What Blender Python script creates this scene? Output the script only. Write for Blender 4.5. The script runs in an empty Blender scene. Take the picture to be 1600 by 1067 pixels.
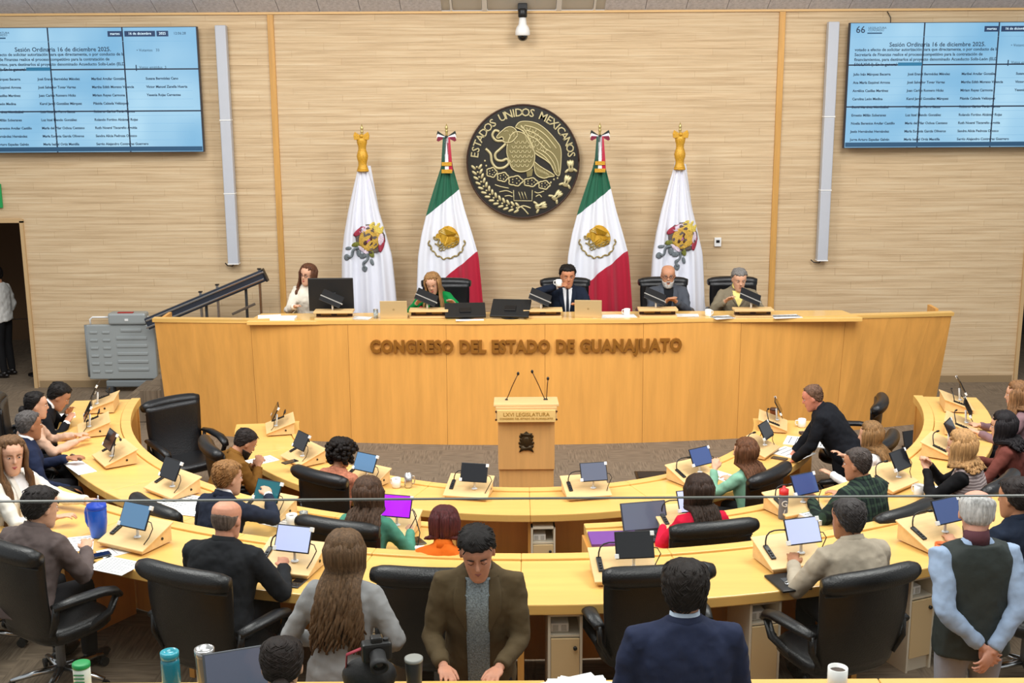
import bpy, bmesh, math, random
from mathutils import Vector as V, Matrix as M
random.seed(7)
R = math.radians
PI = math.pi
SC = bpy.context.scene
C = SC.collection

# ------------------------------------------------------------------ camera
cam_d = bpy.data.cameras.new('camera'); cam = bpy.data.objects.new('camera', cam_d); C.objects.link(cam)
cam_d.sensor_width = 36.0; cam_d.lens = 1880.0 / 1600 * 36; cam_d.clip_start = .05; cam_d.clip_end = 200
_p, _r = R(12.3), R(.33)
_f = V((0, math.cos(_p), -math.sin(_p))); _u = V((0, math.sin(_p), math.cos(_p))); _x = V((1, 0, 0))
_x2 = _x * math.cos(_r) - _u * math.sin(_r); _u2 = _x * math.sin(_r) + _u * math.cos(_r)
mw = M((_x2, _u2, -_f)).transposed().to_4x4(); mw.translation = V((-.15, 0, 4.4))
cam.matrix_world = mw
SC.camera = cam
# ------------------------------------------------------------------ light
w = bpy.data.worlds.new('world'); SC.world = w; w.use_nodes = True
bgn = w.node_tree.nodes['Background']; bgn.inputs[0].default_value = (.93, .965, 1, 1); bgn.inputs[1].default_value = .66
def area(name, loc, size, power, target, col=(1, .985, .955)):
    d = bpy.data.lights.new(name, 'AREA'); d.shape = 'RECTANGLE'; d.size, d.size_y = size; d.energy = power; d.color = col
    o = bpy.data.objects.new(name, d); C.objects.link(o); o.location = loc
    o.rotation_euler = (V(target) - V(loc)).to_track_quat('-Z', 'Y').to_euler()
    return o
area('skylight', (-4.2, 9.5, 7.6), (3.5, 5), 520, (-2.2, 12.5, 0))
area('skylight', (4.2, 9.5, 7.6), (3.5, 5), 520, (2.2, 12.5, 0))
area('skylight', (0, 4.5, 7.8), (5, 2.5), 250, (0, 8.5, 0))
vs = SC.view_settings
vs.view_transform = 'Standard'; vs.look = 'None'; vs.exposure = 0.06; vs.gamma = 1.0; vs.use_curve_mapping = False

# ------------------------------------------------------------------ helpers
def lin(c):
    return tuple(((x / 255) / 12.92 if x / 255 <= .04045 else ((x / 255 + .055) / 1.055) ** 2.4) for x in c) + (1,)
MATS = {}
def mat(name, col, rough=.6, metal=0., grain=None, noise=None, bump=0., bscale=80., spec=.5, coat=0., emit=0., sheen=0., stretch=(1, 1, 1), alpha=None):
    """plain principled material; noise=(scale, amount) mottles the colour, grain=(scale, amount, axis) makes wood grain"""
    if name in MATS: return MATS[name]
    m = bpy.data.materials.new(name); MATS[name] = m; m.use_nodes = True
    nt = m.node_tree; b = nt.nodes['Principled BSDF']
    c = lin(col); b.inputs['Base Color'].default_value = c; b.inputs['Roughness'].default_value = rough
    b.inputs['Metallic'].default_value = metal; b.inputs['Specular IOR Level'].default_value = spec
    b.inputs['Coat Weight'].default_value = coat; b.inputs['Sheen Weight'].default_value = sheen
    if emit: b.inputs['Emission Color'].default_value = c; b.inputs['Emission Strength'].default_value = emit
    if grain or noise or bump:
        tc = nt.nodes.new('ShaderNodeTexCoord'); mp = nt.nodes.new('ShaderNodeMapping')
        nt.links.new(tc.outputs['Object'], mp.inputs['Vector'])
        nz = nt.nodes.new('ShaderNodeTexNoise'); nt.links.new(mp.outputs[0], nz.inputs['Vector'])
        sc, am = bscale, 0
        if grain:
            sc, am, ax = grain; s = [1, 1, 1]; s['xyz'.index(ax)] = .07; mp.inputs['Scale'].default_value = s
        elif noise: sc, am = noise; mp.inputs['Scale'].default_value = stretch
        nz.inputs['Scale'].default_value = sc; nz.inputs['Detail'].default_value = 6; nz.inputs['Roughness'].default_value = .6
        if am:
            mx = nt.nodes.new('ShaderNodeMix'); mx.data_type = 'RGBA'; mx.blend_type = 'MIX'
            lo = tuple(max(0, x * (1 - am)) for x in c[:3]) + (1,); hi = tuple(min(1, x * (1 + am)) for x in c[:3]) + (1,)
            cr = nt.nodes.new('ShaderNodeMapRange'); cr.inputs[1].default_value = .3; cr.inputs[2].default_value = .7
            nt.links.new(nz.outputs['Fac'], cr.inputs[0]); nt.links.new(cr.outputs[0], mx.inputs['Factor'])
            mx.inputs['A'].default_value = lo; mx.inputs['B'].default_value = hi
            nt.links.new(mx.outputs['Result'], b.inputs['Base Color'])
        if bump:
            n2 = nt.nodes.new('ShaderNodeTexNoise'); n2.inputs['Scale'].default_value = bscale; n2.inputs['Detail'].default_value = 4
            nt.links.new(mp.outputs[0], n2.inputs['Vector'])
            bp = nt.nodes.new('ShaderNodeBump'); bp.inputs['Strength'].default_value = bump; bp.inputs['Distance'].default_value = .01
            nt.links.new(n2.outputs['Fac'], bp.inputs['Height']); nt.links.new(bp.outputs[0], b.inputs['Normal'])
    return m

class MB:
    def __init__(s): s.v = []; s.f = []
    def add(s, vs, fs):
        o = len(s.v); s.v += [tuple(p) for p in vs]; s.f += [tuple(i + o for i in f) for f in fs]; return s
    def box(s, c, d, rot=None):
        x, y, z = d[0] / 2, d[1] / 2, d[2] / 2
        ps = [V((a, b, e)) for e in (-z, z) for b in (-y, y) for a in (-x, x)]
        if rot is not None: ps = [rot @ p for p in ps]
        c = V(c)
        return s.add([p + c for p in ps], [(0, 2, 3, 1), (4, 5, 7, 6), (0, 1, 5, 4), (2, 6, 7, 3), (0, 4, 6, 2), (1, 3, 7, 5)])
    def loft(s, rings, cap=True):
        n = len(rings[0]); fs = []
        for i in range(len(rings) - 1):
            for j in range(n):
                k = (j + 1) % n; fs.append((i * n + j, i * n + k, (i + 1) * n + k, (i + 1) * n + j))
        if cap: fs.append(tuple(range(n - 1, -1, -1))); fs.append(tuple((len(rings) - 1) * n + j for j in range(n)))
        return s.add([p for r in rings for p in r], fs)
    def tube(s, pts, rad, n=8, cap=True, flat=1.0):
        pts = [V(p) for p in pts]
        if not isinstance(rad, (list, tuple)): rad = [rad] * len(pts)
        t0 = (pts[1] - pts[0]).normalized()
        a = V((0, 0, 1)) if abs(t0.z) < .9 else V((1, 0, 0))
        nx = t0.cross(a).normalized(); rings = []
        for i, p in enumerate(pts):
            t = (pts[min(i + 1, len(pts) - 1)] - pts[max(i - 1, 0)])
            t = t.normalized() if t.length > 1e-9 else t0
            nx = (nx - t * nx.dot(t)); nx = nx.normalized() if nx.length > 1e-6 else t.orthogonal().normalized()
            ny = t.cross(nx)
            rings.append([p + nx * (math.cos(q) * rad[i]) + ny * (math.sin(q) * rad[i] * flat) for q in (2 * PI * k / n for k in range(n))])
        return s.loft(rings, cap)
    def ell(s, c, r, rot=None, nu=14, nv=9):
        c = V(c); rings = []
        for i in range(1, nv):
            t = PI * i / nv - PI / 2
            rings.append([V((r[0] * math.cos(t) * math.cos(q), r[1] * math.cos(t) * math.sin(q), r[2] * math.sin(t))) for q in (2 * PI * k / nu for k in range(nu))])
        if rot is not None: rings = [[rot @ p for p in g] for g in rings]
        rings = [[p + c for p in g] for g in rings]
        return s.loft(rings)
    def lathe(s, prof, n=20, c=(0, 0, 0)):
        return s.loft([[V((c[0] + r * math.cos(2 * PI * k / n), c[1] + r * math.sin(2 * PI * k / n), c[2] + z)) for k in range(n)] for r, z in prof])
    def prism(s, poly, d, o=(0, 0, 0), ux=(1, 0, 0), uy=(0, 0, 1), un=(0, -1, 0)):
        """flat polygon extruded by d along un"""
        o, ux, uy, un = V(o), V(ux), V(uy), V(un)
        a = [o + ux * p[0] + uy * p[1] for p in poly]; b = [p + un * d for p in a]
        return s.loft([a, b])
    def arc(s, r0, r1, a0, a1, z0, z1, n=12, c=(0, 12.97)):
        """slab between two radii; angle 0 points at the camera side, positive to the right (degrees)"""
        rg = []
        for k in range(n + 1):
            a = R(a0 + (a1 - a0) * k / n); sn, cs = math.sin(a), math.cos(a)
            rg.append([V((c[0] + r * sn, c[1] - r * cs, z)) for r, z in ((r0, z0), (r1, z0), (r1, z1), (r0, z1))])
        return s.loft(rg)
    def xf(s, m):
        s.v = [tuple(m @ V(p)) for p in s.v]; return s
    def mesh(s, name):
        me = bpy.data.meshes.new(name); me.from_pydata(s.v, [], s.f)
        bm = bmesh.new(); bm.from_mesh(me); bmesh.ops.recalc_face_normals(bm, faces=bm.faces); bm.to_mesh(me); bm.free()
        return me
    def build(s, name, m, parent=None, smooth=False, bevel=0., loc=None, seg=2):
        return link(name, s.mesh(name), m, parent, smooth, bevel, loc, seg)
def link(name, me, m, parent=None, smooth=False, bevel=0., loc=None, seg=2):
    if m is not None and not me.materials: me.materials.append(m)
    if smooth: me.shade_smooth()
    o = bpy.data.objects.new(name, me); C.objects.link(o)
    if parent: o.parent = parent
    if loc is not None: o.location = loc
    if bevel:
        b = o.modifiers.new('bevel', 'BEVEL'); b.width = bevel; b.segments = seg; b.limit_method = 'ANGLE'; b.angle_limit = R(40)
    return o
def tag(o, label=None, cat=None, group=None, kind=None):
    if label: o['label'] = label
    if cat: o['category'] = cat
    if group: o['group'] = group
    if kind: o['kind'] = kind
    return o
def thing(name, label, cat, loc=(0, 0, 0), rotz=0., group=None):
    o = bpy.data.objects.new(name, None); C.objects.link(o); o.empty_display_size = .1
    o.location = loc; o.rotation_euler = (0, 0, rotz)
    return tag(o, label, cat, group)
def dup(root, loc, rotz, label=None, group=None):
    def cp(o, par):
        c = o.copy(); C.objects.link(c); c.parent = par
        for ch in o.children: cp(ch, c)
        return c
    c = cp(root, None); c.location = loc; c.rotation_euler = (0, 0, rotz)
    return tag(c, label, None, group)
def struct(name, mb, m, parent=None, **k):
    o = mb.build(name, m, parent, **k)
    if parent is None: o['kind'] = 'structure'
    return o
def polar(r, th, z=0): return V((r * math.sin(R(th)), YC - r * math.cos(R(th)), z))
YC = 12.97
TEXTS = []
def text(s, size, m, parent, loc, rot=(PI / 2, 0, 0), name='lettering', ext=.0006, align='LEFT', offset=0., bold=False):
    TEXTS.append((s, size, m, parent, loc, rot, name, ext, align, offset))
def flush_texts():
    tmp = []
    for (s, size, m, parent, loc, rot, name, ext, align, offset) in TEXTS:
        cu = bpy.data.curves.new('t', 'FONT'); cu.body = s; cu.size = size; cu.extrude = ext; cu.align_x = align; cu.align_y = 'CENTER'; cu.offset = offset; cu.resolution_u = 2
        o = bpy.data.objects.new('t', cu); C.objects.link(o); tmp.append(o)
    bpy.context.view_layer.update(); dg = bpy.context.evaluated_depsgraph_get()
    for o, t in zip(tmp, TEXTS):
        me = bpy.data.meshes.new_from_object(o.evaluated_get(dg)); me.name = t[6]
        me.materials.clear(); n = link(t[6], me, t[2], t[3]); n.location = t[4]; n.rotation_euler = t[5]
    for o in tmp:
        cu = o.data; bpy.data.objects.remove(o); bpy.data.curves.remove(cu)
    TEXTS.clear()

# ------------------------------------------------------------------ materials
WOOD = mat('birch_veneer', (226, 164, 82), .42, grain=(9, .11, 'z'), coat=.15)
WOOD_TOP = mat('maple_top', (234, 187, 105), .3, grain=(10, .08, 'x'), coat=.25)
WOOD_PALE = mat('pale_maple', (228, 190, 132), .45, grain=(16, .1, 'x'))
LEATHER = mat('black_leather', (13, 14, 17), .34, noise=(30, .15), bump=.25, bscale=120)
PLASTIC = mat('black_plastic', (16, 16, 18), .4)
RUBBER = mat('dark_rubber', (30, 30, 32), .6)
CHROME = mat('chrome', (200, 202, 205), .22, 1.)
GREYMETAL = mat('grey_metal', (150, 152, 154), .4, .6)
WHITE = mat('white_plastic', (236, 236, 234), .45)
PAPER = mat('white_paper', (244, 244, 242), .8)
INK = mat('printed_ink', (70, 74, 84), .8)
CERAMIC = mat('white_ceramic', (240, 240, 236), .25, coat=.4)
GOLD = mat('gold_cloth', (208, 156, 44), .45, .25, noise=(60, .25), bump=.3, bscale=60)
BRASS = mat('brass', (196, 178, 118), .35, .7)
SCREEN_OFF = mat('dark_glass_screen', (12, 13, 18), .12, coat=.5)

# ================================================================== THE SETTING
def carpet_mat():
    m = bpy.data.materials.new('carpet_tiles'); m.use_nodes = True; nt = m.node_tree; b = nt.nodes['Principled BSDF']; N = nt.nodes.new; L = nt.links.new
    b.inputs['Roughness'].default_value = .95; b.inputs['Specular IOR Level'].default_value = .1
    tc = N('ShaderNodeTexCoord'); ck = N('ShaderNodeTexChecker'); ck.inputs['Scale'].default_value = 2.0; L(tc.outputs['Object'], ck.inputs['Vector'])
    fac = []
    for s in ((60, 5, 1), (5, 60, 1)):
        mp = N('ShaderNodeMapping'); mp.inputs['Scale'].default_value = s; L(tc.outputs['Object'], mp.inputs['Vector'])
        nz = N('ShaderNodeTexNoise'); nz.inputs['Scale'].default_value = 1; nz.inputs['Detail'].default_value = 3; L(mp.outputs[0], nz.inputs['Vector']); fac.append(nz)
    mx = N('ShaderNodeMix'); L(ck.outputs['Fac'], mx.inputs['Factor']); L(fac[0].outputs['Fac'], mx.inputs['A']); L(fac[1].outputs['Fac'], mx.inputs['B'])
    cr = N('ShaderNodeValToRGB'); cr.color_ramp.elements[0].position = .3; cr.color_ramp.elements[1].position = .7
    cr.color_ramp.elements[0].color = lin((104, 92, 78)); cr.color_ramp.elements[1].color = lin((140, 124, 105))
    L(mx.outputs['Result'], cr.inputs['Fac']); L(cr.outputs['Color'], b.inputs['Base Color'])
    return m
CARPET = carpet_mat()
def stone_mat():
    m = bpy.data.materials.new('striated_stone'); m.use_nodes = True; nt = m.node_tree; b = nt.nodes['Principled BSDF']; N = nt.nodes.new; L = nt.links.new
    b.inputs['Roughness'].default_value = .7; b.inputs['Specular IOR Level'].default_value = .25
    tc = N('ShaderNodeNewGeometry'); mp = N('ShaderNodeMapping'); mp.inputs['Scale'].default_value = (.9, 1, 30); L(tc.outputs['Position'], mp.inputs['Vector'])
    nz = N('ShaderNodeTexNoise'); nz.inputs['Scale'].default_value = 1; nz.inputs['Detail'].default_value = 5; nz.inputs['Roughness'].default_value = .65; L(mp.outputs[0], nz.inputs['Vector'])
    n2 = N('ShaderNodeTexNoise'); n2.inputs['Scale'].default_value = .7; L(tc.outputs['Position'], n2.inputs['Vector'])
    cr = N('ShaderNodeValToRGB'); e = cr.color_ramp.elements
    e[0].position = .28; e[0].color = lin((186, 159, 123)); e[1].position = .5; e[1].color = lin((209, 183, 146)); x = e.new(.75); x.color = lin((224, 203, 168))
    L(nz.outputs['Fac'], cr.inputs['Fac'])
    oi = N('ShaderNodeObjectInfo'); mr = N('ShaderNodeMapRange'); mr.inputs[3].default_value = .975; mr.inputs[4].default_value = 1.025; L(oi.outputs['Random'], mr.inputs[0])
    hs = N('ShaderNodeHueSaturation'); L(cr.outputs['Color'], hs.inputs['Color']); L(mr.outputs[0], hs.inputs['Value'])
    L(hs.outputs['Color'], b.inputs['Base Color'])
    bp = N('ShaderNodeBump'); bp.inputs['Strength'].default_value = .3; bp.inputs['Distance'].default_value = .01; L(nz.outputs['Fac'], bp.inputs['Height']); L(bp.outputs[0], b.inputs['Normal'])
    return m
STONE = stone_mat()
STONE_BACK = mat('stone_joint', (200, 172, 132), .8)
struct('floor', MB().box((0, 9, -.1), (26, 24, .2)), CARPET)
struct('floor', MB().arc(4.08, 6.5, -86, 86, .001, .29, 60), CARPET)
struct('floor', MB().arc(5.34, 11.5, -47, 47, .002, .58, 60), CARPET)
# back wall with a doorway at either end
WY = 17.2
wb = MB(); wb.box((.05, WY + .1245, 2.655), (14.4, .26, 5.31)); wb.box((-8.65, WY + .1245, 3.885), (3., .26, 2.85)); wb.box((8.75, WY + .1245, 3.75), (3., .26, 3.12))
wall = struct('wall_back', wb, STONE_BACK)
sl_me = MB().box((0, 0, 0), (1.1675, .02, .0978)).mesh('stone_slab'); sl_me.materials.append(STONE)
rest = MB(); cand = []
for j in range(53):
    z = .052 + j * .1
    off = ((j * 37) % 5) * .24
    x = -10.0 + off
    while x < 10.3:
        a, b_ = x, x + 1.17; zl = 2.46
        lo, hi = -7.15, 7.25
        if z > 2.46: lo = -10.1
        if z > 2.22 + .05: hi = 10.1
        a2, b2 = max(a, lo), min(b_, hi)
        if b2 - a2 > .02:
            full = (b2 - a2) > 1.169
            behind = (abs(x + .58) > 4.4 and 3.45 < z < 5.1) or (z < 1.5 and abs(x) < 4.4)
            if full and not behind and abs(x + .58) < 7: cand.append((x + .585, z))
            else: rest.box(((a2 + b2) / 2, WY + .001, z), (b2 - a2 - .0025, .02, .0978))
        x += 1.17
random.Random(3).shuffle(cand)
for k, (x, z) in enumerate(cand):
    if k < 300:
        o = bpy.data.objects.new('stone_slab', sl_me); C.objects.link(o); o.parent = wall; o.location = (x, WY + .001 - .0015 * (k % 3), z)
    else: rest.box((x, WY + .001, z), (1.1675, .02, .0978))
tag(rest.build('stone_slabs', STONE, wall), kind='stuff')
struct('baseboard_back', MB().box((.05, WY - .012, .05), (14.3, .02, .1)), mat('baseboard', (150, 126, 92), .6))
TRIMWOOD = mat('trim_wood', (202, 152, 80), .45, grain=(12, .2, 'z'))
struct('trim_1', MB().box((-3.46, WY - .02, 2.65), (.085, .04, 5.3)), TRIMWOOD, bevel=.006)
struct('trim_2', MB().box((3.61, WY - .02, 2.65), (.085, .04, 5.3)), TRIMWOOD, bevel=.006)
struct('trim_3', MB().box((.05, WY - .02, 5.305), (17, .04, .03)), mat('pale_trim', (222, 182, 122), .5))
for k, (x, zt) in enumerate(((-7.15, 2.46), (7.25, 2.22))):
    s = 1 if x > 0 else -1
    tr = MB(); tr.box((x, WY + .05, zt / 2), (.05, .2, zt)); tr.box((x + s * .75, WY + .05, zt), (1.55, .2, .05)); tr.box((x + s * 1.5, WY + .05, zt / 2), (.05, .2, zt))
    struct('door_%d' % (k + 1), tr, mat('door_frame', (196, 164, 118), .5))
# dark lobby behind the doorways
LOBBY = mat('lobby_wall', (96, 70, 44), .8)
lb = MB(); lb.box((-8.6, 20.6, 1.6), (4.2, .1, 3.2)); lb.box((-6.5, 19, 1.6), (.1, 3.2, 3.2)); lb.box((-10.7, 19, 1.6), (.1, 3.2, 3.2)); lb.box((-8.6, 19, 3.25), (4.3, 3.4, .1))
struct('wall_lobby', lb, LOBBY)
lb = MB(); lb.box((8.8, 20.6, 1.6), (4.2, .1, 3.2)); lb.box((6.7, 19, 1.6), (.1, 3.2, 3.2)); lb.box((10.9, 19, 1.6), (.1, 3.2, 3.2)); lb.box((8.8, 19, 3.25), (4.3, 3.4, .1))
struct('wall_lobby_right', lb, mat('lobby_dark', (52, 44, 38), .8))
# sloping tiled soffit above the back wall, glazed in the middle
sl = R(26); ce = bpy.data.objects.new('ceiling', None); C.objects.link(ce); ce['kind'] = 'structure'; ce.location = (0, WY, 5.33); ce.rotation_euler = (-sl, 0, 0)
CEIL = mat('grey_ceiling_tile', (214, 213, 218), .85, noise=(25, .2), bump=.3, bscale=60)
ct_me = MB().box((0, 0, 0), (.552, .9, .04)).mesh('ceiling_tile'); ct_me.materials.append(CEIL)
for i in range(-18, 18):
    x = .03 + (i + .5) * .56
    if -1.3 < x < 1.3: continue
    for j in range(3):
        o = bpy.data.objects.new('ceiling_tile', ct_me); C.objects.link(o); o.parent = ce; o.location = (x + (.004 if j % 2 else 0), -.455 - j * .906, 0)
MB().box((0, -1.36, .045), (20.5, 2.75, .03)).build('ceiling_backing', mat('ceiling_backing', (60, 60, 62), .9), ce)
for k, (a, b_) in enumerate(((-1.4, -.98), (-.94, -.54), (-.46, .48), (.56, .99), (1.03, 1.42))):
    MB().box(((a + b_) / 2, -1.36, .005), (b_ - a, 2.7, .02)).build('ceiling_panel', mat('pale_ceiling_panel', (200, 197, 188), .6), ce)
for x in (-.5, .52): MB().box((x, -1.36, -.01), (.07, 2.7, .05)).build('mullion', WHITE, ce)
for x in (-.96, 1.01): MB().box((x, -1.36, -.005), (.03, 2.7, .04)).build('mullion', WHITE, ce)

# ================================================================== ROSTRUM
def ros_y(x, z): 
    b_ = 14.2 + x * x / 32; t = 14.3 + x * x / 80
    return b_ + (t - b_) * z / 1.5
ros = thing('rostrum', 'long raised rostrum with tall birch veneer front facing the curved desks', 'rostrum', (0, 14.2, 0))
def ros_panel(x0, x1, z0, z1, off, th, name, m):
    rg = []
    n = 5
    for k in range(n + 1):
        x = x0 + (x1 - x0) * k / n
        rg.append([V((x, ros_y(x, z) + o - 14.2, z)) for z, o in ((z0, off), (z1, off), (z1, off + th), (z0, off + th))])
    return MB().loft(rg).build(name, m, ros)
xs = [-4.56, -3.35, -2.15, -.95, .25, 1.45, 2.65, 3.95, 5.31]
for a, b_ in zip(xs, xs[1:]): ros_panel(a + .0015, b_ - .0015, 0, 1.5, 0, .04, 'front_panel', WOOD)
ros_panel(-4.58, 5.33, 1.5, 1.545, -.02, .12, 'cap_rail', WOOD_TOP)
for x in (-4.54, 5.29): MB().box((x, ros_y(x, 0) + .2 - 14.2, .75), (.04, .3, 1.5)).build('side_panel', WOOD, ros)
dk = MB(); dk.prism([(-3.38, .16), (4.12, .16), (4.0, .66), (-3.3, .66)], .05, (0, 0, 1.540), uy=(0, 1, 0), un=(0, 0, -1)); dk.build('desktop', WOOD_TOP, ros, bevel=.006)
MB().box((.37, .8, .98), (7.2, .03, .9)).build('modesty_panel', WOOD, ros)
struct('floor', MB().box((.15, 16.04, .36), (8.7, 2.28, .72)), CARPET)
struct('floor', MB().box((-4.62, 15.9, .30), (.28, 1.2, .58)), CARPET)
struct('floor', MB().box((-4.90, 15.9, .22), (.28, 1.2, .42)), CARPET)
struct('floor', MB().box((-5.18, 15.9, .14), (.28, 1.2, .26)), CARPET)
# raised letters on the front
LET = mat('bronze_letter', (150, 98, 30), .45, .3)
sign = thing('raised_lettering', 'bronze raised capital letters along the top of the rostrum front', 'lettering', (0, 14.2, 1.22))
SIGN_TXT = 'CONGRESO DEL ESTADO DE GUANAJUATO'

# ================================================================== CURVED DESKS
def curved_desk(label, r0, r1, a0, a1, z, n, cab):
    root = thing('curved_desk', label, 'desk', (0, YC, z))
    h = .74; c = (0, 0)
    step = (a1 - a0) / n
    for k in range(n):
        b0, b1 = a0 + k * step, a0 + (k + 1) * step; g = .0008 / R(1) / r1
        MB().arc(r0 + .10, r1, b0 + g, b1 - g, h - .07, h, 6, c).build('worktop_panel', WOOD_TOP, root, bevel=.008)
        MB().arc(r0, r0 + .097, b0 + g, b1 - g, h - .07, h + .012, 6, c).build('back_ledge', WOOD_TOP, root, bevel=.005)
        MB().arc(r0 + .04, r0 + .065, b0 + g, b1 - g, .02, h - .071, 6, c).build('front_panel', WOOD, root)
        if k: 
            p = MB(); p.box((0, 0, .3345), (.04, r1 - r0 - .2, .668), None); q = p.build('partition', WOOD, root)
            rm = (r0 + r1) / 2; a = R(b0); q.location = (rm * math.sin(a), -rm * math.cos(a), 0); q.rotation_euler = (0, 0, a)
    for b0 in (a0, a1):
        p = MB(); rm = (r0 + r1) / 2; a = R(b0); q = p.box((0, 0, .3345), (.035, r1 - r0 - .06, .668)).build('end_panel', WOOD, root)
        q.location = (rm * math.sin(a), -rm * math.cos(a), 0); q.rotation_euler = (0, 0, a)
    return root
curved_desk('innermost curved maple desk facing the lectern', 2.50, 3.18, -84, 84, 0, 8, None)
curved_desk('half of the middle curved desk on the stair-lift side', 4.2, 4.9, -85.5, -8.3, .29, 6, None)
curved_desk('half of the middle curved desk on the side of the purple folder', 4.2, 4.86, 5.4, 84.5, .29, 6, None)
curved_desk('outermost curved maple desk with white cabinets under it', 5.48, 6.26, -42, 40, .58, 8, None)
# cabinets under the desks
def cabinet(label, r, th, z, w_=.21, h=.66, grp='small cabinets under the curved desks'):
    t = thing('desk_cabinet', label, 'cabinet', polar(r, th, z), R(th), grp)
    WC = mat('cream_laminate', (214, 186, 140), .5)
    s_ = MB(); d = .34
    s_.box((-w_ / 2 + .008, 0, h / 2), (.016, d, h)); s_.box((w_ / 2 - .008, 0, h / 2), (.016, d, h)); s_.box((0, d / 2 - .008, h / 2), (w_ - .034, .016, h)); s_.box((0, 0, .05), (w_ - .034, d - .04, .1))
    s_.build('carcass', mat('white_laminate', (216, 206, 186), .5), t)
    MB().box((0, 0, h - .008), (w_, d, .016)).build('top', mat('white_laminate', (216, 206, 186), .5), t)
    MB().box((0, 0, h - .15), (w_ - .034, d - .03, .014)).build('shelf', mat('white_laminate', (216, 206, 186), .5), t)
    dr = MB().box((0, -d / 2 + .004, (h - .16) / 2 + .05), (w_ - .036, .016, h - .26)).build('door', WC, t, bevel=.002)
    MB().lathe([(.004, 0), (.012, .001), (.012, .014), (.004, .016)], 12).xf(M.Translation((w_ / 2 - .045, -d / 2 - .004, h - .22)) @ M.Rotation(PI / 2, 4, 'X')).build('knob', PLASTIC, dr, smooth=True)
    return t
def power_box(r, th, z, label):
    t = thing('socket_box', label, 'box', polar(r, th, z), R(th), 'white socket boxes in the cabinets')
    MB().box((-.03, -.05, .03), (.11, .14, .058)).build('housing', WHITE, t, bevel=.006)
    for k in range(2): MB().box((-.055 + k * .05, -.122, .03), (.032, .006, .036)).build('socket', mat('socket_grey', (190, 190, 186), .5), t, bevel=.002)
cab_spots = [(3.0, 2.0, 0, .62, 'under the innermost desk, facing the centre gap'),
             (6.05, 1.5, .58, .66, 'under the outer desk, beside the olive suit'),
             (6.05, 13.1, .58, .66, 'under the outer desk, below the dark writing pad'),
             (6.05, 23.8, .58, .66, 'under the outer desk, beside the waistcoat'),
             (6.05, -9.2, .58, .66, 'under the outer desk, behind the long-haired woman'),
             (6.05, -19.8, .58, .66, 'under the outer desk, behind the balding man')]
for r_, th, z, h, lb_ in cab_spots:
    cabinet('narrow cream cabinet ' + lb_, r_, th, z, h=h); power_box(r_, th, z + h - .143, 'white socket box in the cabinet ' + lb_)

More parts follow.
